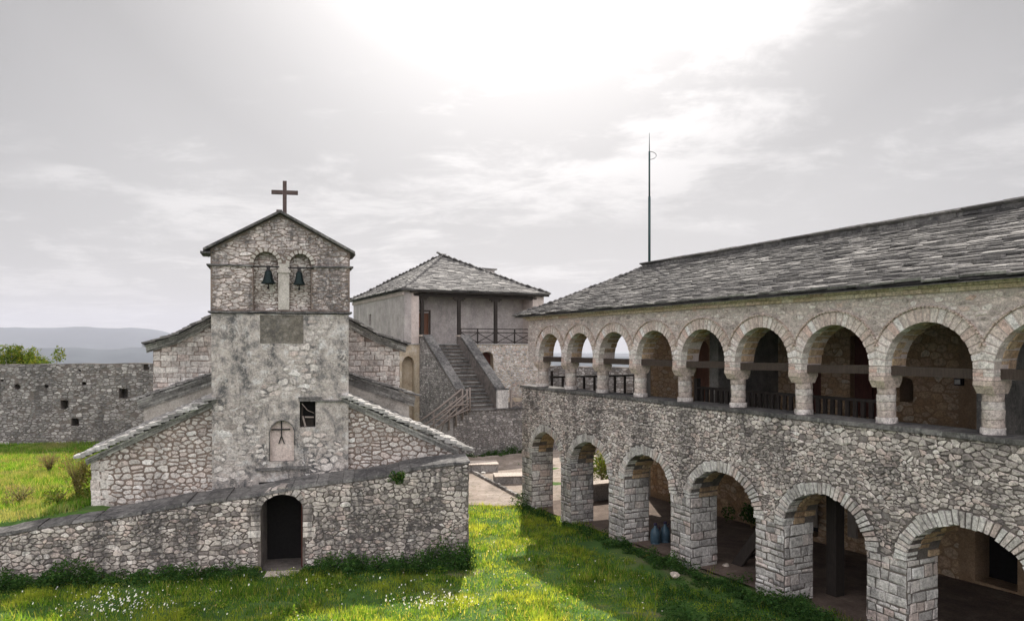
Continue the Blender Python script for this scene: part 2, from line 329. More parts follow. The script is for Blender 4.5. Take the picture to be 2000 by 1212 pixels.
def stones(mb, bounds, ok, y, mi=1, sw=(.18, .42), sh=(.12, .26), gap=.018, proud=(.008, .035), tf=None, roundn=1, chance=1.0, jit=.26, rnd=None, kz=1.55, rag=.012):
    """rubble facing of separate rounded stones standing proud of the wall face at depth y"""
    rd = random.Random(rnd if rnd is not None else int(abs(bounds[0]*37+bounds[1]*91+y*17)*10)+3)
    tf = tf or (lambda a, b, c: (a, b, c)); x0, x1, z0, z1 = bounds
    seeds = []; z = z0-.2
    while z < z1+.2:
        h = sh[0]+(sh[1]-sh[0])*rd.random()**1.3; x = x0-.4-rd.random()*.3
        while x < x1+.4:
            wd = (sw[0]+(sw[1]-sw[0])*rd.random()**1.25)*(.65+.6*h/sh[1])
            if h > .62*sh[1] and rd.random() < .3:
                seeds.append((x+wd/2, z+h*.27+rd.uniform(-.02, .02))); seeds.append((x+wd/2+rd.uniform(-.04, .04), z+h*.78))
            else: seeds.append((x+wd/2+rd.uniform(-jit, jit)*wd*.5, z+h/2+rd.uniform(-jit, jit)*h))
            if rd.random() < .16: seeds.append((x+wd+rd.uniform(-.02, .02), z+h+rd.uniform(-.02, .02)))
            x += wd
        z += h
    cell = max(sw[1], sh[1])*1.3; grid = {}; K = kz
    for i, (a, b) in enumerate(seeds): grid.setdefault((int(a//cell), int(b//cell)), []).append(i)
    for i, (a, b) in enumerate(seeds):
        if not (x0-.3 <= a <= x1+.3 and z0-.2 <= b <= z1+.2) or rd.random() > chance: continue
        gx, gz = int(a//cell), int(b//cell)
        nb = [k for dx in (-1, 0, 1) for dz in (-1, 0, 1) for k in grid.get((gx+dx, gz+dz), ()) if k != i]
        L = sw[1]*.75; H = sh[1]*.9
        poly = [(a-L, b-H), (a+L, b-H), (a+L, b+H), (a-L, b+H)]
        nb.sort(key=lambda k: (seeds[k][0]-a)**2+((seeds[k][1]-b)*K)**2)
        for k in nb[:14]:
            nx, nz = seeds[k][0]-a, (seeds[k][1]-b)*K*K; q2 = (nx*nx+nz*nz)
            if q2 < 1e-8: continue
            ln = math.sqrt(q2); d = ((seeds[k][0]-a)**2+((seeds[k][1]-b)*K)**2)/2/ln-gap*rd.uniform(.3, 1.5); nx /= ln; nz /= ln; out = []
            for e in range(len(poly)):
                p1, p2 = poly[e], poly[(e+1) % len(poly)]
                s1 = (p1[0]-a)*nx+(p1[1]-b)*nz-d; s2 = (p2[0]-a)*nx+(p2[1]-b)*nz-d
                if s1 <= 0: out.append(p1)
                if (s1 < 0 < s2) or (s2 < 0 < s1):
                    tt = s1/(s1-s2); out.append((p1[0]+(p2[0]-p1[0])*tt, p1[1]+(p2[1]-p1[1])*tt))
            poly = out
            if len(poly) < 3: break
        if len(poly) < 3: continue
        ca = sum(q[0] for q in poly)/len(poly); cb_ = sum(q[1] for q in poly)/len(poly)
        if not ok(ca, cb_) or not (x0 <= ca <= x1 and z0 <= cb_ <= z1):
            cand = [(ca+(q[0]-ca)*t_, cb_+(q[1]-cb_)*t_) for q in poly for t_ in (.35, .7, .95)]
            cand = [q for q in cand if ok(*q) and x0 <= q[0] <= x1 and z0 <= q[1] <= z1]
            if len(cand) < 4: continue
            ca = sum(q[0] for q in cand)/len(cand); cb_ = sum(q[1] for q in cand)/len(cand)
            if not ok(ca, cb_): continue
        np_ = []
        for q in poly:
            tt = 1.0
            while tt > .1 and not (ok(ca+(q[0]-ca)*tt, cb_+(q[1]-cb_)*tt) and x0 <= ca+(q[0]-ca)*tt <= x1 and z0 <= cb_+(q[1]-cb_)*tt <= z1): tt -= .08
            np_.append((ca+(q[0]-ca)*tt, cb_+(q[1]-cb_)*tt))
        poly = np_
        for _ in range(roundn):
            o = []
            for e in range(len(poly)):
                p1, p2 = poly[e], poly[(e+1) % len(poly)]; k = rd.uniform(.16, .28)
                o += [(p1[0]*(1-k)+p2[0]*k, p1[1]*(1-k)+p2[1]*k), (p1[0]*k+p2[0]*(1-k), p1[1]*k+p2[1]*(1-k))]
            poly = o
        poly = [(q[0]+rd.uniform(-rag, rag), q[1]+rd.uniform(-rag, rag)) for q in poly]
        n = len(poly); pr = rd.uniform(*proud); tl = rd.uniform(-.4, .4); tz = rd.uniform(-.4, .4)
        r0 = [tf(q[0], y+.01, q[1]) for q in poly]
        r1 = [tf(ca+(q[0]-ca)*.97, y-pr*.6, cb_+(q[1]-cb_)*.97) for q in poly]
        r2 = [tf(ca+(q[0]-ca)*.80, y-pr*(1+tl*(q[0]-ca)+tz*(q[1]-cb_)), cb_+(q[1]-cb_)*.80) for q in poly]
        fs = [(e, (e+1) % n, n+(e+1) % n, n+e) for e in range(n)]+[(n+e, n+(e+1) % n, 2*n+(e+1) % n, 2*n+e) for e in range(n)]
        fs.append(tuple(range(2*n, 3*n)))
        mb.add(r0+r1+r2, fs, mi, False)

def blocks(mb, a0, a1, z0, z1, y, mi=1, course=(.16, .30), bw=(.25, .5), gap=.012, proud=.02,  tf=None, ok=None, thick=.06):
    """coursed squared blocks proud of a face; tf maps (a, depth, z)"""
    tf = tf or (lambda a, b, c: (a, b, c)); z = z0
    while z < z1-.03:
        h = min(random.uniform(*course), z1-z)
        if z1-(z+h) < .08: h = z1-z
        a = a0-random.uniform(0, .2)
        while a < a1:
            b = a+random.uniform(*bw); l, r_ = max(a, a0), min(b, a1)
            if a1-r_ < .1: r_ = a1; b = a1+.01
            if r_-l > .05 and (ok is None or ok((l+r_)/2, z+h/2)):
                pr = random.uniform(.2, 1)*proud; g = gap; jj = lambda: random.uniform(-.018, .018)
                q = [(l+g+jj(), z+g+jj()), (r_-g+jj(), z+g+jj()), (r_-g+jj(), z+h-g+jj()), (l+g+jj(), z+h-g+jj())]
                k = random.uniform(.014, .035)
                inn = [(q[0][0]+k, q[0][1]+k), (q[1][0]-k, q[1][1]+k), (q[2][0]-k, q[2][1]-k), (q[3][0]+k, q[3][1]-k)]
                vs = [tf(u, y+thick, v) for u, v in q]+[tf(u, y-pr*.3, v) for u, v in q]+[tf(u, y-pr, v) for u, v in inn]
                mb.add(vs, [(e, (e+1) % 4, 4+(e+1) % 4, 4+e) for e in range(4)]+[(4+e, 4+(e+1) % 4, 8+(e+1) % 4, 8+e) for e in range(4)]+[(8, 9, 10, 11)], mi)
            a = b
        z += h

def ring(mb, cx, zs, rx, rz, th, y0, y1, n, mi=0, jag=.02, a0=0.0, a1=PI, split=1, proud=.015):
    """arch ring of separate wedge stones right through the wall thickness"""
    for k in range(split):
        ya = y0+(y1-y0)*k/split; yb = y0+(y1-y0)*(k+1)/split
        for i in range(n):
            gg = .14*(a1-a0)/n*random.uniform(.5, 1.3); f0 = a0+(a1-a0)*i/n+gg; f1 = a0+(a1-a0)*(i+1)/n-gg
            ri = random.uniform(-jag, jag*.3); ro = random.uniform(-.5, 1)*jag*1.2; pf = random.uniform(.3, 1)*proud if k == 0 else 0
            P = lambda a, e: (cx-(rx+e)*math.cos(a), zs+(rz+e)*math.sin(a))
            q = [P(f0, ri), P(f1, ri), P(f1, th+ro), P(f0, th+ro)]
            mb.hexa([(u, ya-pf, v) for u, v in q]+[(u, yb-.006, v) for u, v in q], mi)

def roof(mb, org, adir, L, prof, course=.15, sw=(.25, .55), th=(.03, .055), lo=None, hi=None, mi=0, jz=.012, under=True, mi_under=0, lift=.03, flat=.0):
    """courses of stone slabs. prof: list of (run, height) from the eave up; runs go along cross(up, adir)"""
    adir = Vector(adir).normalized(); hdir = Vector((0, 0, 1)).cross(adir)       # inwards, horizontal
    segs = []; tot = 0
    for (r0, h0), (r1, h1) in zip(prof, prof[1:]):
        l = math.hypot(r1-r0, h1-h0); segs.append((tot, l, r0, h0, (r1-r0)/l, (h1-h0)/l)); tot += l
    org = Vector(org)
    def at(t_):
        for s0, l, r0, h0, dr, dh in segs:
            if t_ <= s0+l+1e-6: break
        return r0+dr*(t_-s0), h0+dh*(t_-s0), dr, dh
    lo = lo or (lambda r: 0.0); hi = hi or (lambda r: L)
    t_ = 0.0
    while t_ < tot-.02:
        cr = course*random.uniform(.8, 1.2); r0, h0, dr, dh = at(t_)
        up = hdir*dr+Vector((0, 0, dh)); nrm = Vector((0, 0, dr))-hdir*dh
        a = lo(r0)-random.uniform(0, .1); e = hi(r0)+random.uniform(0, .06)
        while a < e-.05:
            b = min(a+random.uniform(*sw), e); T = random.uniform(*th); dz = random.uniform(-jz, jz); ex = random.uniform(-.035, .035)
            if e-b < .1: b = e
            base = org+hdir*r0+Vector((0, 0, h0))+nrm*(lift+dz)
            tl = cr*1.7; d1 = -T*.55-flat*tl
            q = [(a+.004, ex, 0), (b-.004, ex+random.uniform(-.02, .02), 0), (b-.004, tl, d1), (a+.004, tl, d1)]
            vs = [base+adir*x+up*y_+nrm*z_ for x, y_, z_ in q]+[base+adir*x+up*y_+nrm*(z_+T) for x, y_, z_ in q]
            mb.hexa(vs, mi); a = b
        t_ += cr
    if under:
        n = 24; rs = [prof[0][0]+(prof[-1][0]-prof[0][0])*i/n for i in range(n+1)]; vs = []
        def hz(r):
            for (r0, h0), (r1, h1) in zip(prof, prof[1:]):
                if r <= r1+1e-6: return h0+(h1-h0)*(r-r0)/(r1-r0)
            return prof[-1][1]
        for r in rs:
            for a in (lo(r), hi(r)): vs.append(org+hdir*r+adir*a+Vector((0, 0, hz(r))))
        mb.add(vs, [(2*i, 2*i+1, 2*i+3, 2*i+2) for i in range(n)], mi_under)
        mb.add([v-Vector((0, 0, .05)) for v in vs], [(2*i+2, 2*i+3, 2*i+1, 2*i) for i in range(n)], mi_under)

# ------------------------------------------------------------------ ground
CH = (-6.6, 20.39, 10.0); SWL = (-6.1, 19.0, 11.0); AR = (.41, 28.6, -63.93); HO = (-6.75, 45.0, 26.07)
def to_local(fr, x, y):
    r = R(fr[2]); dx, dy = x-fr[0], y-fr[1]
    return dx*math.cos(r)+dy*math.sin(r), -dx*math.sin(r)+dy*math.cos(r)
def to_world(fr, u, v):
    r = R(fr[2]); return fr[0]+u*math.cos(r)-v*math.sin(r), fr[1]+u*math.sin(r)+v*math.cos(r)
def ss(v, a, b):
    t_ = min(1, max(0, (v-a)/(b-a))); return t_*t_*(3-2*t_)
def ground(x, y):
    g = -.30+.034*(28.6-y); g = max(-.30, min(.35, g))
    g += .10*ss(x, -2, -6)
    su, sv = to_local(SWL, x, y); cu, cvv = to_local(CH, x, y)
    fld = 1.52-.028*max(0, min(18, y-18.5))+.25*ss(cu, -8, -5)*ss(y, 26, 19)
    m_ = ss(sv, .15, .6)*ss(cu, -2.5, -4.6)
    g = g*(1-m_)+fld*m_
    dx = max(0, -34-x, x-30); dy = max(0, -12-y, y-(62-.0*x)); dd = math.hypot(dx, dy)
    if dd > 0: g -= 140*(1-math.exp(-dd/130.0))
    n_ = noise.noise(Vector((x*.35, y*.35, 0)))*.05+noise.noise(Vector((x*1.3, y*1.3, 5)))*.025
    return g+n_
def graded(a, b, step, far):
    out = list(np.arange(a, b+1e-6, step)); s_ = step; x = b; hi_ = []
    while x < far: s_ *= 1.28; x += s_; hi_.append(x)
    s_ = step; x = a; lo_ = []
    while x > -far: s_ *= 1.28; x -= s_; lo_.append(x)
    return lo_[::-1]+out+hi_
gx = graded(-30, 16, .33, 16000); gy = graded(11, 46, .33, 16000)
vs = [(x, y, ground(x, y)) for y in gy for x in gx]; nx = len(gx)
mb = MB(); mb.add(vs, [(j*nx+i, j*nx+i+1, (j+1)*nx+i+1, (j+1)*nx+i) for j in range(len(gy)-1) for i in range(nx-1)], 0, True)
tag(mb.build('ground', 'ground'), kind='structure')

# hills far behind the left wall: ridges as heightfields
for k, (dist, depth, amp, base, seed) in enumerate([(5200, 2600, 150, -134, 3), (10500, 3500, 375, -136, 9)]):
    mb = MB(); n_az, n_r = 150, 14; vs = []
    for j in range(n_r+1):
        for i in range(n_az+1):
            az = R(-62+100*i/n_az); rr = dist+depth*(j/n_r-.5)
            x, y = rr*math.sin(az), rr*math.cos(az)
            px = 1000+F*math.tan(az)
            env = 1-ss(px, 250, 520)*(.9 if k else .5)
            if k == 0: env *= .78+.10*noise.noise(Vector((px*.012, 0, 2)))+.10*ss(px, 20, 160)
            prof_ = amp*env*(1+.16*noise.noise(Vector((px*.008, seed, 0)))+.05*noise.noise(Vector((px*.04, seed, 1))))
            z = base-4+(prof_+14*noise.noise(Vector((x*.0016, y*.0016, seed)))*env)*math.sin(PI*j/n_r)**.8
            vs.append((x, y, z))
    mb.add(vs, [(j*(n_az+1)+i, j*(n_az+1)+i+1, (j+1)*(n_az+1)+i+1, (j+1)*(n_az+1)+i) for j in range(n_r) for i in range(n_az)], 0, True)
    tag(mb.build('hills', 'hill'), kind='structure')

# paved yard between the church and the upper house
mb = MB(); pts = [(x, y) for y in np.arange(28.7, 46, .5) for x in np.arange(-9, 16.1, .5)]; nn = len(np.arange(-9, 16.1, .5)); rows = len(pts)//nn
mb.add([(x, y+(.25*noise.noise(Vector((x*.9, 0, 0))) if y < 29 else 0), ground(x, y)*.15-.235) for x, y in pts], [(j*nn+i, j*nn+i+1, (j+1)*nn+i+1, (j+1)*nn+i) for j in range(rows-1) for i in range(nn-1)])
tag(mb.build('courtyard_paving', 'paving'), kind='structure')

# ------------------------------------------------------------------ stone wall with the doorway (ramp wall in front of the church)
sw_ = empty('doorway_wall', (SWL[0], SWL[1], 0), SWL[2])
tag(sw_, 'sloping rubble stone wall with dark arched doorway in front of church', 'wall')
def top_z(u): return 2.33+.121*u+.02*math.sin(u*2.1)+(.0 if u < 3 else .02)
L0, L1 = -15.0, 4.98
us = [L0+(L1-L0)*i/60 for i in range(61)]
door = arch_hole(0, .53, .14, 1.78, .38, 10)
outl = [(L0, -1.0), (L1, -1.0)]+[(u, top_z(u)-.10) for u in us[::-1]]
mb = MB(); SPL = -4.75
def part_outline(a, b):
    q = [a+(b-a)*i/40 for i in range(41)]; return [(a, -1.0), (b, -1.0)]+[(u, top_z(u)-.10) for u in q[::-1]]
wall(mb, part_outline(SPL, L1), [door], 0, 1.15); wall(mb, part_outline(L0, SPL-.002), [], 0, .62)
dooravoid = arch_hole(0, .60, -1, 1.80, .66, 12)
stones(mb, (L0, L1-.01, -.3, 3.2), lambda a, z: z < top_z(a)-.12 and a < L1-.02 and not inside(dooravoid, a, z) and not (abs(a) < .80 and z > 1.0 and z < 1.78), 0, 1, (.10, .38), (.06, .215), .011, (.008, .045), roundn=1, rag=.013)
# end face of the wall, and squared door jamb stones
blocks(mb, 0, 1.1, -.4, 2.85, 0, 1, (.14, .26), (.25, .5), tf=lambda a, d, z: (L1-d, a, z))
for sg in (-1, 1):
    z = .95 if sg < 0 else 1.0
    while z < 1.80:
        h = random.uniform(.11, .2); x1 = sg*(.545); x2 = sg*(.545+random.uniform(.2, .36))
        mb.box(min(x1, x2), max(x1, x2), -.035, .3, z+.012, min(z+h, 1.86)-.012, 1, .006); z += h
o = mb.build('wall_body', ['mortar_dark', 'door_wall_stone'], sw_)
mb = MB(); ring(mb, 0, 1.80, .53, .38, .17, -.01, .5, 9, 0, .03, R(12), R(168)); mb.build('door_arch', 'door_wall_stone', sw_)
mb = MB(); u = L0
while u < L1:
    b = min(u+random.uniform(.28, .75), L1+.04)
    if L1-b < .3: b = L1+.05
    z0, z1 = top_z(u), top_z(b); dp_ = 1.14 if b > SPL+.3 else .66; ov = random.uniform(.02, .07); T = random.uniform(.05, .09)
    mb.hexa([(u+.004, -ov, z0-.10), (b-.004, -ov, z1-.10), (b-.004, dp_, z1-.04), (u+.004, dp_, z0-.04),
             (u+.004, -ov+.02, z0-.10+T), (b-.004, -ov+.02, z1-.10+T), (b-.004, dp_, z1-.04+T), (u+.004, dp_, z0-.04+T)])
    u = b
mb.build('coping', 'coping', sw_)
# black sheets painted in as the shade behind the doorway
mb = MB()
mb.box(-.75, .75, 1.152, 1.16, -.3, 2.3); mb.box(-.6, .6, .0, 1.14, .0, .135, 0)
mb.build('passage_shade', 'black', sw_)
mb = MB(); mb.box(-.36, .44, -.50, -.06, -.1, .17, 0, .02); mb.build('threshold', 'whitestone' if False else 'paver', sw_)
mb = MB(); mb.box(.47, .52, .25, 1.0, .14, 1.85); mb.build('door', 'red_wood', sw_)

# ------------------------------------------------------------------ church
ch = empty('church', (CH[0], CH[1], 0), CH[2])
tag(ch, 'old stone church with bell gable tower, slab roofs and cross', 'church')
def fz(u): return 3.11+.456*(5.17-abs(u))-.26
mb = MB()
o_ = [(-4.94, -.5), (4.94, -.5), (4.94, fz(4.94)), (1.70, fz(1.7)), (1.70, 1.0), (-1.65, 1.0), (-1.65, fz(1.65)), (-4.94, fz(4.94))]
wall(mb, o_, [], 0, .6)
stones(mb, (-4.90, 4.90, 1.2, 5.0), lambda a, z: z < fz(a)-.03 and abs(a) < 4.93 and not (-1.75 < a < 1.85 and not (a < -1.1+.2*math.sin(z*5) and z < 4.3)), 0, 1, (.12, .40), (.08, .24), .020, (.006, .022), roundn=2)
blocks(mb, -4.955, -4.5, 1.6, 2.95, -.01, 1, (.2, .34), (.3, .46))
wall(mb, [(0, -.5), (6, -.5), (6, 2.9), (0, 2.9)], [], 0, .3, 0, lambda x, y, z: (-4.94+y, x+.6, z))
wall(mb, [(0, -.5), (6, -.5), (6, 2.9), (0, 2.9)], [], 0, .3, 0, lambda x, y, z: (4.94-y, x+.6, z))
mb.build('front_wall', ['mortar_brown', 'church_stone'], ch)
# stepped cornice under the verge + slab roof of the front hall
def rake(mb, u0, z0, u1, z1, v0, layers, mi=0, seg=.45, dv=.07, dz=.065):
    L = math.hypot(u1-u0, z1-z0)
    for k in range(layers):
        t_ = 0.0
        while t_ < 1:
            t2 = min(1, t_+random.uniform(.7, 1.3)*seg/L)
            a, b = u0+(u1-u0)*t_, u0+(u1-u0)*t2; za, zb = z0+(z1-z0)*t_-dz*(k+1), z0+(z1-z0)*t2-dz*(k+1)
            ff = v0-dv*(layers-k)+random.uniform(-.015, .015); g = .004*(1 if b > a else -1)
            mb.hexa([(a+g, ff, za), (b-g, ff, zb), (b-g, v0+.1, zb), (a+g, v0+.1, za), (a+g, ff, za+dz-.008), (b-g, ff, zb+dz-.008), (b-g, v0+.1, zb+dz-.008), (a+g, v0+.1, za+dz-.008)], mi)
            t_ = t2
for sg in (-1, 1):
    mb = MB(); rake(mb, sg*5.05, 3.11-.05, sg*1.7, 4.63, 0, 3, 0); mb.build('verge_cornice', 'slab_pale', ch)
mb = MB(); P1 = [(0, 0), (3.45, 1.575)]
roof(mb, (-5.28, 3.05, 3.04), (0, -1, 0), 3.35, P1, .19, (.3, .6), (.05, .09), jz=.02, flat=.18)
mb.build('roof', 'slab_pale', ch); mb = MB()
roof(mb, (5.42, -.30, 3.00), (0, 1, 0), 3.35, [(0, 0), (3.55, 1.62)], .19, (.3, .6), (.05, .09), jz=.02, flat=.18)
mb.build('roof', 'slab_pale', ch)
# second, higher roof and its gable wall
UC = .02
mb = MB(); o_ = [(-4.15, 1.0), (4.15, 1.0), (4.15, 4.2), (0, 5.7), (-4.15, 4.2)]
wall(mb, [(x+UC, z) for x, z in o_], [], 3.08, 3.5); mb.build('hall_wall', 'plaster_warm', ch)
for sg in (-1, 1):
    mb = MB(); rake(mb, UC+sg*4.3, 4.42, UC+sg*2.0, 5.22, 3.08, 5, 0, dz=.07); mb.build('hall_cornice', 'slab_pale', ch)
mb = MB()
roof(mb, (UC-4.42, 3.9, 4.40), (0, -1, 0), 1.2, [(0, 0), (2.3, .78), (4.42, 1.6)], .15, (.3, .6), (.04, .07))
roof(mb, (UC+4.42, 2.7, 4.40), (0, 1, 0), 1.2, [(0, 0), (2.3, .78), (4.42, 1.6)], .15, (.3, .6), (.04, .07))
mb.build('hall_roof', 'slab', ch)
# nave
UN = .0; NP = [(0, 0), (1.0, .32), (2.0, .86), (3.0, 1.42), (4.25, 1.9)]
def nz(h):
    r = 4.25-abs(h)
    for (a, b), (c_, d) in zip(NP, NP[1:]):
        if r <= c_: return 6.12+b+(d-b)*(r-a)/(c_-a)
    return 8.0
mb = MB(); hs = [3.95-7.9*i/24 for i in range(25)]
wall(mb, [(-3.95+UN, 1.0), (3.95+UN, 1.0)]+[(h+UN, nz(h)-.25) for h in hs], [], 3.7, 11.5, 0)
blocks(mb, -3.95+UN, 3.95+UN, 4.2, 7.6, 3.70, 1, (.11, .2), (.18, .42), .008, .015, ok=lambda a, z: z < nz(a-UN)-.30)
mb.build('nave_wall', ['mortar_brown', 'church_stone'], ch)
for sg in (-1, 1):
    mb = MB()
    for (a, b) in ((4.15, 3.2), (3.2, 2.2), (2.2, 1.2)): rake(mb, UN+sg*a, nz(a)-.02, UN+sg*b, nz(b)-.02, 3.7, 4, 0)
    mb.build('nave_cornice', 'slab_pale', ch)
mb = MB()
roof(mb, (UN-4.25, 11.7, 6.12), (0, -1, 0), 8.35, NP, .15, (.3, .6), (.04, .075))
roof(mb, (UN+4.25, 3.35, 6.12), (0, 1, 0), 8.35, NP, .15, (.3, .6), (.04, .075))
mb.build('nave_roof', 'slab', ch)
mb = MB(); mb.box(-2.05, -1.3, 3.7, 4.3, 7.1, 7.46, 0, .02); mb.build('roof_block', 'slab', ch)
# bell tower: plastered lower shaft, stone belfry with two blind arches
tw = empty('bell_tower', (0, 0, 0)); tw.parent = ch
mb = MB()
win = [(.54, 3.78), (.98, 3.78), (.98, 4.53), (.54, 4.53)]
nic = arch_hole(.055, .33, 2.83, 3.62, .37, 12)
pan = [(-.54, 6.17), (.64, 6.17), (.64, 6.97), (-.54, 6.97)]
wall(mb, [(-1.80, .0), (1.88, .0), (1.90, 7.0), (-1.84, 7.0)], [win, nic], -.12, .35, 0)
mb.box(-1.80, 1.88, .352, 1.5, .2, 7.0, 0)
mb.box(-.275, .385, .0, .34, 2.84, 3.995, 3)
# patches where stones show through the plaster
def okp(a, z):
    if inside(win, a, z) or (abs(a-.055) < .42 and 2.7 < z < 4.1) or (-.6 < a < .7 and z > 6.1) or (.4 < a < 1.1 and 3.7 < z < 4.8): return False
    n_ = noise.noise(Vector((a*.9, z*.7, 4.2)))
    if a < -.75+.25*math.sin(z*4): n_ += 1.1*(4.45-.35*(a+1.8)-z)
    return abs(a-.03) < 1.80 and n_ > .06
stones(mb, (-1.8, 1.85, 2.3, 6.9), okp, -.12, 1, (.16, .45), (.12, .26), .03, (.0, .018), roundn=2)
mb.build('tower_shaft', ['plaster', 'church_stone', 'panel', 'plaster_pink'], tw)
mb = MB(); mb.box(-.54, .64, -.128, -.05, 6.17, 6.97, 0); mb.build('recess_panel', 'panel', tw)
# belfry
hl = arch_hole(-.385, .335, 7.10, 8.42, .335, 12); hr = arch_hole(.555, .30, 7.10, 8.40, .32, 12)
gz = lambda a: 9.82-.545*abs(a+.0)
bo = [(-1.86, 7.08), (1.93, 7.08), (1.93, gz(1.93)), (0, 9.82), (-1.86, gz(1.86))]
mb = MB(); wall(mb, bo, [hl, hr], -.10, .12, 0); wall(mb, bo, [], .122, 1.2, 0)
avl = [(-.73, 7.0), (-.73, 8.38), (-.82, 8.40)]+arc(-.385, 8.42, .44, .44, 12)+[(.0, 8.38), (-.04, 7.0)]; avr = [(.245, 7.0), (.2, 8.38)]+arc(.555, 8.40, .41, .43, 12)+[(.87, 8.38), (.865, 7.0)]
stones(mb, (-1.84, 1.91, 7.10, 9.8), lambda a, z: z < gz(a)-.04 and abs(a-.03) < 1.87 and not inside(avl, a, z) and not inside(avr, a, z) and not (-.06 < a < .27 and z < 8.50), -.10, 1, (.14, .42), (.06, .14), .008, (.003, .022), roundn=1, kz=2.1)
stones(mb, (-.76, .86, 7.1, 8.8), lambda a, z: inside(hl, a, z) or inside(hr, a, z), .122, 2, (.14, .38), (.05, .12), .007, (.003, .016), kz=2.2)
mb.build('belfry', ['mortar_brown', 'belfry_stone', 'church_stone'], tw)
mb = MB(); ring(mb, -.385, 8.42, .335, .335, .10, -.125, .11, 9, 0, .006); ring(mb, .555, 8.40, .30, .32, .10, -.125, .11, 9, 0, .006)
mb.box(-.05, .255, -.13, .115, 7.12, 8.42, 0); mb.box(-.08, .29, -.16, .115, 8.16, 8.24, 0)
mb.build('bell_arch', 'plaster_warm', tw)
mb = MB()
def course_(a, b, z, ov, T=.05):
    x = a
    while x < b-.02:
        e = min(x+random.uniform(.35, .7), b); mb.box(x+.004, e-.004, -.10-ov-random.uniform(0, .02), 1.2, z+random.uniform(-.008, .008), z+T, 0, .003); x = e
course_(-1.97, -.73, 8.33, .06); mb.build('string_course', 'coping', tw)
mb = MB(); course_(.87, 2.03, 8.33, .06); mb.build('string_course', 'coping', tw)
mb = MB(); course_(-1.93, 1.99, 7.02, .08); mb.build('string_course', 'coping', tw)
mb = MB(); mb.box(1.95, 2.12, .2, 1.2, 8.74, 8.79, 0, .004); mb.build('corner_slab', 'coping', tw)
mb = MB()
for sg in (-1, 1):
    t_ = 0.0; E_ = 2.04 if sg < 0 else 2.06
    while t_ < E_:
        b = min(t_+random.uniform(.4, .65), E_); za, zb = 9.84-.545*t_, 9.84-.545*b; f_ = -.30-random.uniform(0, .03)
        mb.hexa([(sg*t_, f_, za), (sg*b, f_, zb), (sg*b, 1.3, zb), (sg*t_, 1.3, za), (sg*t_, f_, za+.07), (sg*b, f_, zb+.07), (sg*b, 1.3, zb+.07), (sg*t_, 1.3, za+.07)] if sg > 0 else
                [(sg*b, f_, zb), (sg*t_, f_, za), (sg*t_, 1.3, za), (sg*b, 1.3, zb), (sg*b, f_, zb+.07), (sg*t_, f_, za+.07), (sg*t_, 1.3, za+.07), (sg*b, 1.3, zb+.07)])
        t_ = b+.004
mb.box(-2.12, -1.86, -.24, .6, 8.66, 8.72); mb.build('gable_coping', 'coping', tw)
mb = MB(); mb.box(.075, .185, .02, .12, 9.86, 10.80); mb.box(-.235, .074, .02, .12, 10.42, 10.53); mb.box(.186, .495, .02, .12, 10.42, 10.53)
mb.box(-.10, .06, 0, .3, 9.85, 9.97); mb.build('roof_cross', 'cross', tw, bevel=.006)
mb = MB()   # window joinery, lintel, cord
mb.bar((.59, .0, 3.80), (.62, .02, 4.50), .05); mb.bar((.62, -.05, 4.10), (.70, -.14, 3.80), .035, mi=1); mb.bar((.68, -.02, 4.07), (.93, .0, 4.06), .035, mi=1)
mb.tube([(.60, -.13, 4.46), (.75, -.10, 4.27), (.94, -.10, 4.18)], .008, 5, 1); mb.box(.60, .93, .05, .08, 3.81, 4.02, 0)
mb.build('window_frame', ['dark_wood', 'grey_wood'], tw)
mb = MB(); mb.box(.545, .975, .20, .349, 3.79, 4.525); mb.build('window_painted_dark', 'black', tw)  # black box stands for the shade inside the window
mb = MB(); x = .52
while x < 1.84: e = min(x+random.uniform(.3, .5), 1.88); mb.box(x, e-.01, -.17-random.uniform(0, .03), .2, 4.53-.03*(x-.5), 4.58-.03*(x-.5), 0, .005); x = e
mb.box(.5, 1.15, -.16, .2, 4.60, 4.65, 0, .006); mb.build('window_lintel', 'coping', tw)
mb = MB()   # iron cross in the niche
mb.bar((.04, -.03, 3.52), (.04, -.03, 3.97), .035); mb.bar((-.22, -.03, 3.73), (.28, -.03, 3.73), .035)
mb.bar((.03, -.03, 3.52), (-.03, -.03, 3.32), .03); mb.bar((.05, -.03, 3.52), (.12, -.03, 3.32), .03)
mb.build('niche_cross', 'iron', tw)
mb = MB(); mb.box(-.68, .04, -.22, .1, 2.60, 2.67, 0, .008); mb.box(.045, .75, -.21, .1, 2.62, 2.69, 0, .008); mb.build('niche_sill', 'coping', tw)
mb = MB(); ring(mb, .055, 3.62, .335, .375, .03, -.14, .0, 1, 0, 0) if False else None
pts = [(-.285, -.13, 2.86)]+[(x, -.13, z) for x, z in arc(.055, 3.62, .34, .38, 14)]+[(.395, -.13, 3.3)]
mb.tube(pts, .016, 6); mb.build('niche_moulding', 'coping', tw)

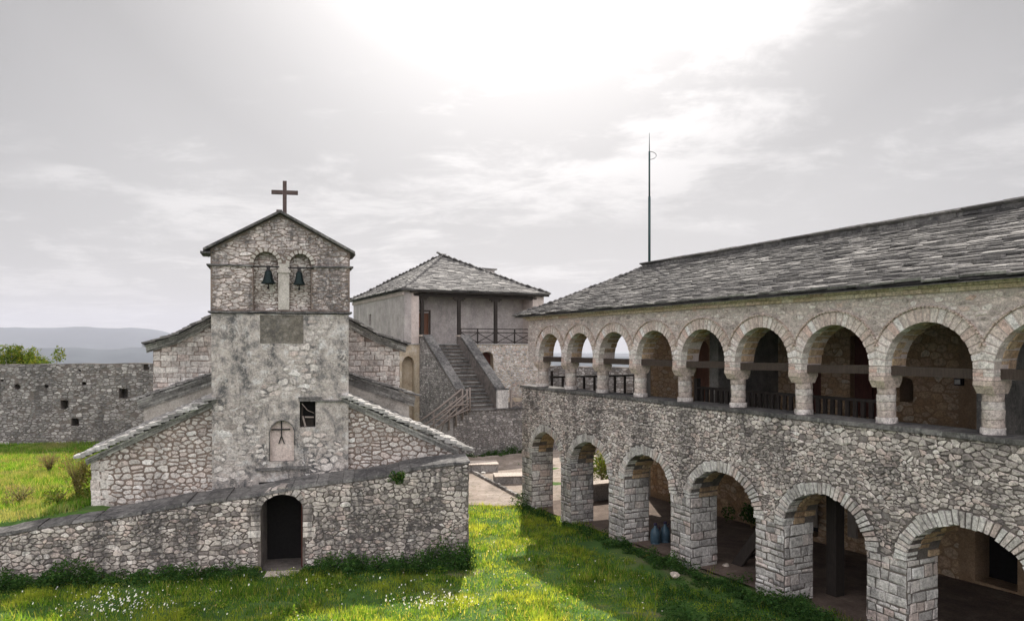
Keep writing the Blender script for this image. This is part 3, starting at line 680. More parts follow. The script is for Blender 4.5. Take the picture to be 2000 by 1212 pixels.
# bells hang in the arches: things of their own
def bell(u, z, s, label):
    x, y = to_world(CH, u, -.12); b = empty('bell', (x, y, z), CH[2]); tag(b, label, 'bell', 'bronze bells in the church tower')
    m1 = MB(); m1.lathe([(.0, 0), (.05*s, -.01), (.085*s, -.05), (.10*s, -.16), (.125*s, -.28), (.165*s, -.36), (.185*s, -.39), (.17*s, -.39), (.13*s, -.33), (.02, -.1)], 0, 0, 20)
    m1.build('bell_body', 'bronze', b)
    m1 = MB(); m1.tube([(0, 0, -.1), (0, 0, -.47)], .014, 6); m1.lathe([(.005, -.55), (.03, -.52), (.03, -.48), (.005, -.45)], 0, 0, 8); m1.build('clapper', 'iron', b)
    m1 = MB(); m1.box(-.045, .045, -.03, .03, -.01, .10); m1.tube([(-.05, 0, .09), (.05, 0, .09)], .035, 8); m1.build('yoke', 'iron', b)
bell(-.30, 8.24, 1.12, 'larger bronze bell hanging in the left arch of the church tower')
bell(.54, 8.22, .98, 'smaller bronze bell hanging in the right arch of the church tower')
mb = MB(); mb.tube([(-.78, -.12, 8.33), (-.02, -.12, 8.33)], .022, 8); mb.build('bell_bar', 'iron', tw)
mb = MB(); mb.tube([(.22, -.12, 8.31), (.92, -.12, 8.31)], .022, 8); mb.build('bell_bar', 'iron', tw)

# ------------------------------------------------------------------ arcaded building
ar = empty('arcaded_building', (AR[0], AR[1], 0), AR[2])
tag(ar, 'two storey stone building with arches and sloping slab roof on the right', 'building')
LEN = 25.0
LOW = [(.83, 3.08), (3.78, 6.15), (7.03, 9.28), (10.13, 12.50), (13.39, 15.55), (16.43, 18.70), (19.6, 21.8)]
ZS, RISE = 1.95, .93
holes = [arch_hole((a+b)/2, (b-a)/2, -.9, ZS, RISE, 22) for a, b in LOW]
mb = MB(); wall(mb, [(0, -1.1), (LEN, -1.1), (LEN, 4.44), (0, 4.44)], holes, 0, .93, 0)
avoid = [arch_hole((a+b)/2, (b-a)/2+.02, -1, ZS, RISE, 14) for a, b in LOW]
ringav = [arch_hole((a+b)/2, (b-a)/2+.30, ZS-.05, ZS, RISE+.28, 14) for a, b in LOW]
def ok_low(a, z):
    if a < .01 or a > LEN: return False
    if z < ZS: return not any(l-.02 < a < r_+.02 for l, r_ in LOW)
    return not any(inside(q, a, z) for q in ringav)
stones(mb, (0.02, 11.5, 1.9, 4.43), lambda a, z: ok_low(a, z) and z < 4.43, 0, 1, (.08, .27), (.05, .165), .011, (.006, .04), roundn=1, rag=.012)
stones(mb, (11.5, 22, 1.9, 4.43), lambda a, z: ok_low(a, z) and z < 4.43, 0, 1, (.07, .28), (.045, .16), .009, (.004, .035), roundn=1, rag=.013, jit=.3)
edges = [0]+[q for pr in LOW for q in pr]+[LEN]
for i in range(0, len(edges)-1, 2):
    l, r_ = edges[i], edges[i+1]
    blocks(mb, l+.005, min(r_, 22)-.005, -.7, 1.95, 0, 2, (.09, .25), (.16, .42), .012, .04)
    if i < len(edges)-2:    # jamb facing the camera side
        pass
for a, b in LOW:
    blocks(mb, 0.0, .93, -.7, ZS, 0, 2, (.10, .27), (.18, .48), .012, .035, tf=lambda q, d, z, a=a: (a-d, q, z))
    blocks(mb, 0.0, .93, -.7, ZS, 0, 2, (.10, .27), (.18, .48), .012, .035, tf=lambda q, d, z, b=b: (b+d, q, z))
blocks(mb, 0.0, .93, -.7, 4.4, 0, 2, (.2, .32), (.3, .5), .010, .02, tf=lambda q, d, z: (d, q, z))
mb.build('lower_wall', ['mortar_dark', 'arcade_stone', 'pier'], ar)
for a, b in LOW:
    mb = MB(); ring(mb, (a+b)/2, ZS, (b-a)/2, RISE, .24, -.025, .28, 34, 0, .035, proud=.035)
    ring(mb, (a+b)/2, ZS, (b-a)/2, RISE, .1, .30, .92, 19, 1, .06, split=2)
    mb.build('lower_arch', ['voussoir', 'soffit'], ar)
# parapet ledge
mb = MB(); s_ = -.10
while s_ < LEN:
    e = min(s_+random.uniform(.5, .9), LEN); mb.box(s_+.003, e-.003, -.05-random.uniform(0, .03), .80, 4.44, 4.53+random.uniform(-.006, .012), 0, .004); s_ = e
mb.build('ledge', 'coping', ar)
# columns, each with base and capital
S0, BAY = 1.24, 2.078; COLS = [S0+BAY*i for i in range(12)]
def column(s):
    mb = MB(); z = 4.535; k = 0
    zs_ = [4.535, 4.66, 4.80, 4.97, 5.12, 5.26]
    for z0, z1 in zip(zs_, zs_[1:]):
        r = (.185 if k == 0 else .162)*random.uniform(.97, 1.04)
        mb.lathe([(r*.985, z0+.002), (r*1.01, z0+.015), (r*1.01, z1-.015), (r*.985, z1-.002)], s, .28, 18, 0, .045, sy=1.25); k += 1
    c_ = mb.build('column', 'bell_frame_stone', ar)
    mb = MB(); w0, w1 = .15, .166
    mb.hexa([(s-w0, .05, 5.26), (s+w0, .05, 5.26), (s+w0, .46, 5.26), (s-w0, .46, 5.26), (s-w1, -.03, 5.40), (s+w1, -.03, 5.40), (s+w1, .52, 5.40), (s-w1, .52, 5.40)])
    mb.box(s-w1-.002, s+w1+.002, -.035, .525, 5.401, 5.49, 0, .004); mb.build('capital', 'mortar_warm' if False else 'cornice_pink', c_)
M['cornice_pink'] = stone('cornice_pink', [(0, (.48, .37, .31)), (.5, (.56, .45, .39)), (1, (.60, .52, .46))], .25, 1.2, seed=19)
for s in COLS: column(s)
# upper wall with arches
HW = (BAY-.35)/2; ZU = 6.55-HW
mids = [(a+b)/2 for a, b in zip(COLS, COLS[1:])]
path = [(.5, 7.18), (.5, 5.492)]
for c_ in mids: path += [(c_-HW, 5.492)]+arc(c_, ZU, HW, HW, 20)+[(c_+HW, 5.492)]
path += [(LEN, 5.492), (LEN, 7.18)]
mb = MB(); wall(mb, path, [], 0, .62, 0)
uav = [arch_hole(c_, HW+.30, 5.4, ZU, HW+.30, 14) for c_ in mids]
stones(mb, (.52, 22, 5.5, 7.08), lambda a, z: a > .52 and z < 7.08 and not any(inside(q, a, z) for q in uav), 0, 1, (.12, .36), (.07, .17), .013, (.003, .018), roundn=1, kz=1.9)
mb.build('upper_wall', ['mortar_warm', 'upper_stone'], ar)
for c_ in mids:
    mb = MB(); ring(mb, c_, ZU, HW, HW, .26, -.012, .20, 21, 0, .008, proud=.008)
    for sg in (-1, 1):
        z = 5.495
        for h in (.07, .07, .052):
            x0, x1 = c_+sg*(HW-.004), c_+sg*(HW+.172); mb.box(min(x0, x1), max(x0, x1), -.015, .2, z, z+h-.008, 0, .003); z += h
    ring(mb, c_, ZU, HW, HW, .08, .21, .615, 15, 1, .03, split=2)
    # thin projecting hood line
    ring(mb, c_, ZU, HW+.275, HW+.275, .028, -.05, .1, 34, 3, .0015, R(20), R(160))
    mb.build('upper_arch', ['voussoir_warm', 'soffit', 'mortar_warm', 'cornice_pink'], ar)
mb = MB()
for k, (z0, z1, ov) in enumerate([(7.085, 7.165, .07), (7.17, 7.255, .15)]):
    s_ = .5-ov
    while s_ < LEN: e = min(s_+random.uniform(.3, .7), LEN); mb.box(s_+.004, e-.004, -ov-random.uniform(0, .012), .5, z0, z1, 0, .003); s_ = e
    mb.box(.5-ov, .9, .502, 6.2, z0+.003, z1-.003)
mb.build('cornice', 'cornice', ar)
# tie beams
for c_ in mids:
    mb = MB(); tz = random.uniform(-.02, .02)
    mb.bar((c_-HW-.01, .26, 5.60+tz), (c_+HW+.01, .26, 5.60-tz), .17, .18); mb.build('tie_beam', 'beam_wood', ar)
# roof, hipped at the far end
mb = MB(); RW = 3.95; AP = [(0, 0), (1.0, .40), (RW, 1.80)]; se = .15
hipr = 3.55/RW
roof(mb, (se-.28, -.36, 7.26), (1, 0, 0), LEN+.5, AP, .125, (.22, .6), (.032, .06), jz=.016, flat=.10, lo=lambda r: r*hipr)
roof(mb, (LEN+.2, -.36+2*RW, 7.26), (-1, 0, 0), LEN+.33, AP, .25, (.5, 1.1), (.03, .05), hi=lambda r: LEN+.33-r*hipr)
HPr = [(0, 0), (.9, .40), (3.55, 1.80)]
roof(mb, (se-.28, -.36+2*RW, 7.26), (0, -1, 0), 2*RW, HPr, .15, (.25, .6), (.045, .08), flat=.1, lo=lambda r: r*RW/3.55, hi=lambda r: 2*RW-r*RW/3.55)
rf = mb.build('roof', 'slab', ar)
mb = MB(); s_ = 3.3
while s_ < LEN: e = s_+random.uniform(.4, .7); mb.box(s_+.004, e-.004, -.36+RW-.19, -.36+RW+.19, 9.05, 9.12+random.uniform(0, .03), 0, .012); s_ = e
mb.build('ridge', 'coping', rf)
# inside: floors, ceiling, rear wall with doors and niches
mb = MB(); mb.box(0.0, LEN, .94, 5.48, 3.82, 4.0); s_ = .6
while s_ < LEN: mb.box(s_, s_+.14, .94, 5.48, 3.64, 3.815); s_ += .7
mb.build('gallery_floor', 'dark_wood', ar)
mb = MB(); mb.box(.55, LEN, .63, 6.1, 7.20, 7.24); s_ = 1.0
while s_ < LEN: mb.box(s_, s_+.12, .63, 5.5, 7.05, 7.195); s_ += .8
mb.build('ceiling', 'dark_wood', ar)
RD = [(3.8, 4.6, 6.25)]
rh = [arch_hole(4.2, .42, 4.02, 5.95, .35, 10), arch_hole(6.65, .24, 4.4, 4.95, .24, 8), [(8.9, 4.02), (9.7, 4.02), (9.7, 6.3), (8.9, 6.3)],
      [(10.75, 4.02), (12.0, 4.02), (12.0, 6.4), (10.75, 6.4)], arch_hole(12.55, .2, 4.55, 5.0, .25, 8), [(14.6, 4.02), (15.5, 4.02), (15.5, 6.0), (14.6, 6.0)],
      [(8.6, .1), (9.6, .1), (9.6, 2.3), (8.6, 2.3)], [(14.4, .2), (15.4, .2), (15.4, 2.7), (14.4, 2.7)]]
mb = MB(); wall(mb, [(1.05, -1), (LEN, -1), (LEN, 7.19), (1.05, 7.19)], rh, 5.5, 6.1, 0)
mb.build('rear_wall', ['tan_stone_wall'], ar) if False else None
stones(mb, (1.07, 14, .0, 3.8), lambda a, z: not any(inside(q, a, z) for q in rh) and a > 1.08, 5.5, 1, (.2, .5), (.15, .35), .02, (.008, .03))
stones(mb, (1.07, 14, 4.0, 7.1), lambda a, z: not any(inside(q, a, z) for q in rh) and a > 1.08, 5.5, 1, (.2, .5), (.15, .3), .016, (.004, .016))
mb.build('rear_wall', ['mortar_tan', 'tan_stone'], ar)
mb = MB(); mb.box(3.79, 4.20, 5.62, 5.66, 4.02, 6.28); mb.box(4.205, 4.61, 5.62, 5.66, 4.02, 6.28); mb.build('door', 'door_wood', ar)
mb = MB(); mb.box(8.9, 9.7, 5.7, 5.74, 4.02, 6.3); mb.build('door', 'red_wood', ar)
mb = MB(); mb.box(10.75, 12.0, 5.7, 5.74, 4.02, 6.4); mb.box(11.3, 11.4, 5.6, 5.69, 4.02, 6.4); mb.build('door', 'red_wood', ar)
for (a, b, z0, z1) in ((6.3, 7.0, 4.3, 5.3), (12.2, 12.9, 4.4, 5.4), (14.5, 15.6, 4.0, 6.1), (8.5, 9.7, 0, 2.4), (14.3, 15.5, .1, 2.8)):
    mb = MB(); mb.box(a, b, 6.102, 6.15, z0, z1); mb.build('painted_dark', 'black', ar)  # thin black sheet painted as the shade behind each opening
# transverse stone walls that divide the bays
for (s0, z0, z1) in ((7.6, 4.0, 7.19), (16.0, 4.0, 7.19)):
    mb = MB(); x_, d0 = s0, 2.9
    mb.box(x_, x_+.4, d0, 5.48, z0, z1, 0); mb.build('cross_wall', 'old_plaster', ar)
# timber rail inside the gallery
rl = empty('gallery_railing', (0, 0, 0)); rl.parent = ar
mb = MB(); mb.bar((9.0, 1.2, 4.88), (14.9, 1.2, 4.88), .09, .07); mb.bar((9.0, 1.2, 4.12), (14.9, 1.2, 4.12), .07, .07); mb.build('handrail', 'dark_wood', rl)
s_ = 9.0
while s_ < 15.0:
    mb = MB(); big = abs(s_-9.0) < .01
    mb.bar((s_, 1.2, 4.0), (s_, 1.2, 5.15 if big else 4.845), .10 if not big else .13, .05 if not big else .13, up=(0, 1, 0)); mb.build('baluster', 'dark_wood', rl); s_ += .205
rl = empty('end_railing', (0, 0, 0)); rl.parent = ar
mb = MB(); mb.bar((.62, .95, 4.86), (.62, 5.45, 4.86), .08, .07); mb.bar((.62, .95, 4.1), (.62, 5.45, 4.1), .07, .07); mb.build('handrail', 'dark_wood', rl)
d_ = 1.0
while d_ < 5.5:
    mb = MB(); mb.bar((.62, d_, 4.0), (.62, d_, 5.1 if d_ > 5.2 or d_ < 1.1 else 4.82), .10, .06, up=(0, 1, 0)); mb.build('baluster', 'dark_wood', rl); d_ += .5
mb = MB()
for d_, w_ in ((5.5, .6),): mb.box(.6, 1.04, d_, d_+w_, -.8, 7.19)
mb.build('corner_pier', 'old_plaster', ar)
# lower room: posts, stair stringer, bench, partition
mb = MB(); mb.bar((13.5, 1.55, -.1), (13.5, 1.55, 3.64), .28, .28); mb.build('timber_post', 'dark_wood', ar)
mb = MB()
for x_ in (9.5, 10.25, 10.9): mb.box(x_, x_+.3, 5.2, 5.26, .5, 3.6)
mb.build('plank_partition', 'pale_wood', ar)
mb = MB(); mb.bar((10.25, 1.35, -.2), (12.6, 1.35, 2.75), .10, .30); mb.bar((10.25, 2.35, -.2), (12.6, 2.35, 2.75), .08, .28)
for i in range(9): mb.box(10.35+i*.26, 10.35+i*.26+.28, 1.42, 2.30, .0+i*.325, .04+i*.325)
mb.build('timber_stair', 'dark_wood', ar)
mb = MB(); mb.box(.3, .85, 1.9, 4.4, -.6, .42, 0, .02); mb.box(.25, .9, 1.85, 4.45, .425, .50, 1, .01); mb.build('stone_bench', ['dark_rubble', 'paver'], ar)
mb = MB(); vs = []
for i in range(26):
    for d_ in (.25, 5.5):
        x, y = to_world(AR, i, d_); vs.append((i, d_, max(-.26, -.30+.034*(28.6-y))+.06))
mb.add(vs, [(2*i, 2*i+2, 2*i+3, 2*i+1) for i in range(25)]); fl = mb.build('arcade_floor', 'earth'); fl.location = ar.location; fl.rotation_euler = ar.rotation_euler
tag(fl, kind='structure')

x, y = to_world(AR, 14.05, 5.38)
wl = empty('wall_lamp', (x, y, 5.18), AR[2]); tag(wl, 'small pale box lamp on the dark rear wall of the upper gallery', 'lamp')
mb = MB(); mb.box(-.10, .10, -.02, .10, -.09, .09); mb.build('lamp_housing', 'iron', wl, bevel=.01)
mb = MB(); mb.box(-.07, .07, -.04, -.021, -.06, .06); mb.build('lamp_lens', 'whitestone', wl)
# lightning mast on the ridge
x, y = to_world(AR, 3.5, 3.6)
ms = empty('lightning_mast', (x, y, 9.02)); tag(ms, 'tall thin dark metal mast standing on ridge end of arcade roof', 'mast')
mb = MB(); mb.tube([(0, 0, -.1), (0, 0, 2.7)], .048, 10); mb.tube([(0, 0, 2.71), (0, 0, 4.4)], .034, 10); mb.build('mast_pole', 'mast', ms)
mb = MB(); mb.tube([(0, 0, 4.41), (0, 0, 5.1)], [.02, .008], 6); mb.build('mast_tip', 'mast', ms)
mb = MB(); mb.tube([(.0+.26*math.sin(PI*i/12), 0, 4.25+.15*math.cos(PI*i/12)) for i in range(13)], .010, 6); mb.build('hook', 'iron', ms)

# ------------------------------------------------------------------ upper house
ho = empty('porch_house', (HO[0], HO[1], 0), HO[2]); tag(ho, 'upper stone house with hipped slab roof and timber porch behind stairs', 'house')
FL = 6.2; HH = 9.62
mb = MB(); dk = arch_hole(5.65, .48, 4.3, 5.35, .35, 10); an = arch_hole(.25, .42, 1.2, 4.85, .60, 12)
wall(mb, [(-.55, -1), (10.3, -1), (10.3, FL-.02), (-.55, FL-.02)], [dk, an], 0, .5, 0)
stones(mb, (1.2, 10.2, 2.6, FL-.05), lambda a, z: not inside(dk, a, z) and a > 1.3, 0, 1, (.16, .4), (.1, .24), .015, (.005, .03))
mb.box(-.55, 10.3, .502, 13.3, -1, FL-.03, 0)
mb.build('base_wall', ['plaster_ochre', 'pier'], ho)
mb = MB(); mb.box(5.1, 6.2, .49, .499, 4.2, 5.8); mb.build('base_opening', 'red_wood', ho)
mb = MB(); mb.box(-.55, 10.4, -.06, 1.8, FL-.015, FL+.04, 0); mb.build('porch_floor', 'slab_pale', ho)
mb = MB()
wall(mb, [(0, FL+.04), (13.3, FL+.04), (13.3, HH), (0, HH)], [[(8.0, 7.6), (8.5, 7.6), (8.5, 8.4), (8.0, 8.4)]], 0, .45, 0, lambda x, y, z: (y, x, z))
mb.build('side_wall', 'plaster_house', ho)
mb = MB(); mb.box(.452, .95, 0.0, .5, FL+.045, HH); mb.box(.452, .95, .502, 1.8, FL+.045, HH); mb.box(9.1, 9.95, 0, 1.8, FL+.045, HH); mb.box(9.5, 9.95, 1.802, 13.3, FL+.045, HH, 0); mb.build('porch_pier', 'upper_stone_flat', ho) if False else mb.build('porch_pier', 'mortar_warm', ho)
mb = MB(); wall(mb, [(.952, FL+.045), (9.098, FL+.045), (9.098, HH), (.952, HH)], [[(1.35, FL+.05), (2.15, FL+.05), (2.15, 8.25), (1.35, 8.25)]], 1.5, 1.8, 0)
mb.build('porch_wall', 'plaster_house', ho)
mb = MB(); mb.box(1.35, 1.745, 1.6, 1.65, FL+.05, 8.25); mb.box(1.755, 2.15, 1.6, 1.65, FL+.05, 8.25); dr = mb.build('door', 'door_wood', ho)
mb = MB(); mb.box(1.25, 1.345, 1.45, 1.6, FL+.05, 8.35); mb.box(2.155, 2.25, 1.45, 1.6, FL+.05, 8.35); mb.box(1.25, 2.25, 1.45, 1.6, 8.355, 8.45); mb.build('door_frame', 'beam_wood', dr)
mb = MB(); mb.bar((.6, .12, 9.35), (9.4, .12, 9.35), .24, .20); mb.bar((.3, -.28, 9.51), (10.2, -.28, 9.51), .1, .1)
x_ = .4
while x_ < 10: mb.bar((x_, -.3, 9.5), (x_, 1.4, 9.5), .09, .09); x_ += .55
mb.build('porch_beam', 'dark_wood', ho)
for u in (1.2, 3.72, 6.35):
    mb = MB(); mb.bar((u, .12, FL+.04), (u, .12, 9.24), .2, .2); mb.bar((u-.42, .12, 9.18), (u+.42, .12, 9.18), .16, .10); mb.bar((u-.3, .12, 9.08), (u+.3, .12, 9.08), .14, .09)
    mb.build('porch_post', 'dark_wood', ho)
def lattice(u0, u1, n):
    r_ = MB()
    for z in (7.22, 6.98, 6.32): r_.bar((u0, .12, z), (u1, .12, z), .05, .06)
    L_ = (u1-u0)/n
    for i in range(n+1): r_.bar((u0+L_*i, .12, FL+.04), (u0+L_*i, .12, 7.25), .07)
    for i in range(n):
        a, b = u0+L_*i+.04, u0+L_*(i+1)-.04
        r_.bar((a, .10, 6.35), (b, .10, 6.95), .04); r_.bar((a, .14, 6.95), (b, .14, 6.35), .04)
    r_.build('porch_railing', 'dark_wood', ho)
lattice(3.85, 6.25, 2); lattice(6.45, 9.08, 2); lattice(.2, 1.05, 1)
mb = MB(); HX, HY = 5.3, 7.0
HP1 = [(0, 0), (1.5, .62), (HY, 3.12)]; HP2 = [(0, 0), (1.2, .62), (HX, 3.12)]
ox, oy = -.35, -.42; hx2 = 2*HX; hy2 = 2*HY
roof(mb, (ox, oy, HH+.0), (1, 0, 0), hx2, HP1, .20, (.3, .7), (.04, .075), lo=lambda r: r*HX/HY, hi=lambda r: hx2-r*HX/HY)
roof(mb, (ox, oy+hy2, HH), (0, -1, 0), hy2, HP2, .20, (.3, .7), (.04, .075), lo=lambda r: r*HY/HX, hi=lambda r: hy2-r*HY/HX)
roof(mb, (ox+hx2, oy, HH), (0, 1, 0), hy2, HP2, .3, (.5, 1), (.04, .075), lo=lambda r: r*HY/HX, hi=lambda r: hy2-r*HY/HX)
roof(mb, (ox+hx2, oy+hy2, HH), (-1, 0, 0), hx2, HP1, .3, (.5, 1), (.04, .075), lo=lambda r: r*HX/HY, hi=lambda r: hx2-r*HX/HY)
mb.box(0, 9.9, .1, 13.2, HH-.06, HH-.01, 0)
rf = mb.build('roof', 'slab', ho)
mb = MB(); mb.box(7.6, 8.5, 5.0, 5.6, 10.6, 11.72, 0, .02); mb.box(7.45, 8.68, 4.9, 5.7, 11.725, 11.82, 1, .02); mb.build('chimney', ['plaster_house', 'slab'], rf)
mb = MB(); x_ = 0.0
while x_ < 13.2: mb.box(-.12, .1, x_, x_+.14, HH-.32, HH-.10); x_ += .28
mb.build('eaves_dentils', 'mortar_warm', ho)

# staircase up to the porch
st = empty('stone_staircase', (HO[0], HO[1], 0), HO[2]); tag(st, 'steep stone staircase with sloping side walls climbing to the porch house', 'staircase')
N = 18; v0, z0, dv, dz = -4.55, 2.42, 4.5/18, (FL-2.42)/18
for k, (a, b) in enumerate([(1.5, 3.5)]):
    mb = MB()
    for i in range(N):
        y0 = v0+dv*i; mb.box(a+.003, b-.003, y0, -.07, z0+dz*i-(.0 if i else .2), z0+dz*(i+1)-.05-.002, 0)
        x = a+.004
        while x < b-.05:
            e = min(x+random.uniform(.4, .8), b-.004); mb.box(x, e-.006, y0-.05-random.uniform(0, .02), y0+dv+.02, z0+dz*(i+1)-.05, z0+dz*(i+1)+random.uniform(-.008, .006), 1, .004); x = e
    mb.build('steps', ['mortar_dark', 'steps'], st)
for a, b, nm in ((.98, 1.5, 'left'), (3.5, 4.05, 'right')):
    mb = MB(); sl_ = (FL+.5-z0-1.12)/4.45
    ow = [(v0-.25, 1.0), (-.02, 1.0), (-.02, FL+.5), (-.35, FL+.5), (v0-.25, z0+1.12)]
    wall(mb, ow, [], 0, b-a, 0, lambda x, y, z, a=a: (a+y, x, z))
    if nm == 'left': stones(mb, (v0-.2, -.05, 1.0, 6.6), lambda q, z: z < z0+1.22+sl_*(q-v0) and z < FL+.45, 0, 1, (.15, .38), (.1, .22), .015, (.005, .03), tf=lambda x, y, z, a=a: (a+y, x, z))
    o = mb.build('side_wall', ['mortar_dark', 'dark_rubble'], st)
    mb = MB()
    for i in range(7):
        t0, t1 = i/7, (i+1)/7; ya, yb = v0-.3+(4.25)*t0, v0-.3+4.25*t1; za = z0+1.14+(FL+.5-z0-1.12)*t0; zb = z0+1.14+(FL+.5-z0-1.12)*t1
        mb.hexa([(a-.04, ya+.004, za), (b+.04, ya+.004, za), (b+.04, yb-.004, zb), (a-.04, yb-.004, zb), (a-.04, ya+.004, za+.09), (b+.04, ya+.004, za+.09), (b+.04, yb-.004, zb+.09), (a-.04, yb-.004, zb+.09)])
    mb.box(a-.05, b+.05, -.38, .02, FL+.503, FL+.60, 1)
    mb.build('side_coping', ['coping', 'paver'], o)
mb = MB(); mb.box(3.5, 4.2, -5.02, -4.84, 2.42, 3.5, 0, .015); mb.box(3.44, 4.26, -5.05, -4.80, 3.505, 3.57, 1, .01); mb.build('newel_block', ['pier', 'coping'], st)

# terrace under the stair, with lower flight down to the left
te = empty('terrace_wall', (HO[0], HO[1], 0), HO[2]); tag(te, 'rough grey retaining wall below the staircase at the back of the yard', 'wall')
mb = MB(); wall(mb, [(1.35, -1), (9.5, -1), (9.5, 2.33), (1.35, 2.33)], [], -5.0, -.02, 0)
stones(mb, (1.37, 9.0, -.3, 2.32), lambda a, z: a > 1.38 and z < 2.32, -5.0, 1, (.14, .36), (.08, .2), .016, (.004, .03))
mb.build('wall_body', ['mortar_dark', 'dark_rubble'], te)
mb = MB(); x = 1.3
while x < 9.5: e = x+random.uniform(.5, .9); mb.box(x, e-.008, -5.08, -4.3, 2.333, 2.41, 0, .006); x = e
mb.build('terrace_edge', 'coping', te)
mb = MB()
for i in range(10): mb.box(1.34-.36*(i+1), 1.34-.36*i-.004, -5.0, -3.6, -.6, 2.30-.24*(i+1), 0, .01)
mb.build('lower_steps', 'dark_rubble', te)
fn = empty('timber_fence', (HO[0], HO[1], 0), HO[2]); tag(fn, 'weathered grey timber fence of crooked poles sloping beside the yard steps', 'fence')
random.seed(31)
for (a, za, b, zb, r) in ((1.75, 3.62, -1.0, 1.75, .05), (1.80, 3.22, -1.0, 1.30, .045), (2.1, 3.35, -.4, 1.35, .045), (1.9, 2.9, -.2, 1.1, .04), (2.2, 2.75, .9, 2.62, .04), (2.2, 2.7, .4, 1.6, .035), (1.9, 2.55, -.6, .9, .035), (2.3, 3.1, -.8, 1.55, .03), (2.25, 2.45, .2, 1.9, .03), (1.2, 3.0, .5, 1.2, .03)):
    mb = MB(); m_ = ((a+b)/2, -5.2+random.uniform(-.1, .1), (za+zb)/2+random.uniform(-.05, .05)); mb.tube([(a, -5.18, za), m_, (b, -5.2, zb)], r, 6); mb.build('rail', 'grey_wood', fn)
for (u, z0_, z1_) in ((1.85, 1.9, 3.65), (2.3, 2.3, 3.7), (2.12, 2.2, 3.62), (1.0, 1.3, 2.95), (.1, .8, 2.4), (-.8, .4, 1.9), (1.45, 1.5, 3.2)):
    mb = MB(); mb.tube([(u, -5.12, z0_), (u+random.uniform(-.05, .05), -5.14, z1_)], .055, 7); mb.build('post', 'grey_wood', fn)
rn = empty('timber_railing', (HO[0], HO[1], 0), HO[2]); tag(rn, 'short timber railing on the terrace edge right of the stair foot', 'railing')
for nm, a, b, r in (('post', (5.0, -5.0, 2.42), (5.0, -5.0, 3.5), .07), ('post', (6.6, -5.0, 2.42), (6.6, -5.0, 3.3), .07), ('rail', (5.0, -5.0, 3.2), (6.6, -5.0, 2.75), .04), ('rail', (5.1, -5.0, 2.5), (6.5, -5.0, 3.15), .04), ('rail', (5.05, -5.0, 2.9), (5.6, -5.0, 2.45), .035)):
    mb = MB(); mb.bar(a, b, r*1.6); mb.build(nm, 'grey_wood', rn)

# ------------------------------------------------------------------ fortress walls
fw = empty('fortress_wall', (-18, 37.2, 0), 1.5); tag(fw, 'long dark rubble rampart wall with small holes behind the green field', 'wall')
def ftop(a): return 5.12+.010*(a+10)+.05*noise.noise(Vector((a*.8, 0, 0)))+.03*noise.noise(Vector((a*3, 2, 0)))
def fpx(px, py):      # pixel -> local (a, z) on this wall's front plane
    k = (px-1000)/F; r = R(1.5); ox_, oy_ = -18, 37.2
    a = (k*oy_-ox_)/(math.cos(r)-k*math.sin(r)); Y = oy_+a*math.sin(r); return a, EYE-(py-HZ)*Y/F
hl_ = []
for px, py, w_, h_, rd_ in ((34, 755, 12, 12, 1), (91, 754, 8, 8, 1), (164, 749, 9, 9, 1), (126, 790, 15, 18, 0), (147, 824, 15, 15, 0), (241, 768, 17, 19, 0), (286, 717, 11, 11, 0), (156, 723, 6, 5, 1), (4, 712+30, 6, 6, 1)):
    a, z = fpx(px, py); ww = w_*37.4/F/2; hh = h_*37.4/F/2
    hl_.append([(a+ww*math.cos(q), z+hh*math.sin(q)) for q in np.linspace(0, 2*PI, 9)[:-1]] if rd_ else [(a-ww, z-hh), (a+ww, z-hh), (a+ww, z+hh), (a-ww, z+hh)])
mb = MB(); us = np.linspace(-26, 12, 120)
wall(mb, [(-26, -1), (12, -1)]+[(float(u), ftop(u)) for u in us[::-1]], hl_, 0, .55, 0); wall(mb, [(-26, -1), (12, -1), (12, 5.0), (-26, 5.0)], [], .552, 1.0, 0)
stones(mb, (-14, 12, .5, 5.3), lambda a, z: z < ftop(a)-.02 and not any(inside(q, a, z) for q in hl_), 0, 1, (.16, .42), (.1, .24), .018, (.004, .03), chance=.85)
mb.build('wall_body', ['mortar_dark', 'dark_rubble'], fw)
rw = empty('rampart_wall', (2.2, 49.6, 0), -38); tag(rw, 'grey rampart wall beyond the arcade, seen through the open end arches', 'wall')
mb = MB(); us = np.linspace(0, 34, 50)
wall(mb, [(0, -2), (34, -2)]+[(float(u), 4.72+.06*noise.noise(Vector((u, 3, 3)))) for u in us[::-1]], [], 0, .9, 0)
stones(mb, (0, 20, 0, 4.8), lambda a, z: z < 4.66, 0, 1, (.2, .5), (.12, .28), .02, (.004, .03), chance=.8)
mb.build('wall_body', ['mortar_dark', 'dark_rubble'], rw)

# ------------------------------------------------------------------ yard details
def at(px, py, z=0.0):
    Y = (EYE-z)*F/(py-HZ); return ((px-1000)/F*Y, Y)
def low_wall(px0, px1, py, h, dp, label):
    (x0, y0), (x1, y1) = at(px0, py, -.25), at(px1, py, -.25); t_ = empty('low_wall', (x0, y0, -.25), 8); tag(t_, label, 'low wall')
    m1 = MB(); x = 0
    while x < x1-x0: e = x+random.uniform(.3, .5); m1.box(x, e-.01, 0, dp, -.1, h, 0, .02); x = e
    m1.build('stone_block', 'dark_rubble', t_); m1 = MB(); m1.box(-.03, x+.03, -.03, dp+.03, h+.022, h+.06, 0, .01); m1.build('cap', 'paver', t_)
low_wall(905, 966, 921, .30, 1.2, 'low stone bench wall in the paved yard nearest the terrace wall')
low_wall(968, 1040, 944, .28, .9, 'low stone bench wall in the paved yard beside the arcade corner')
(xa, ya), (xb, yb) = at(922, 920, -.23), at(1030, 978, -.23)
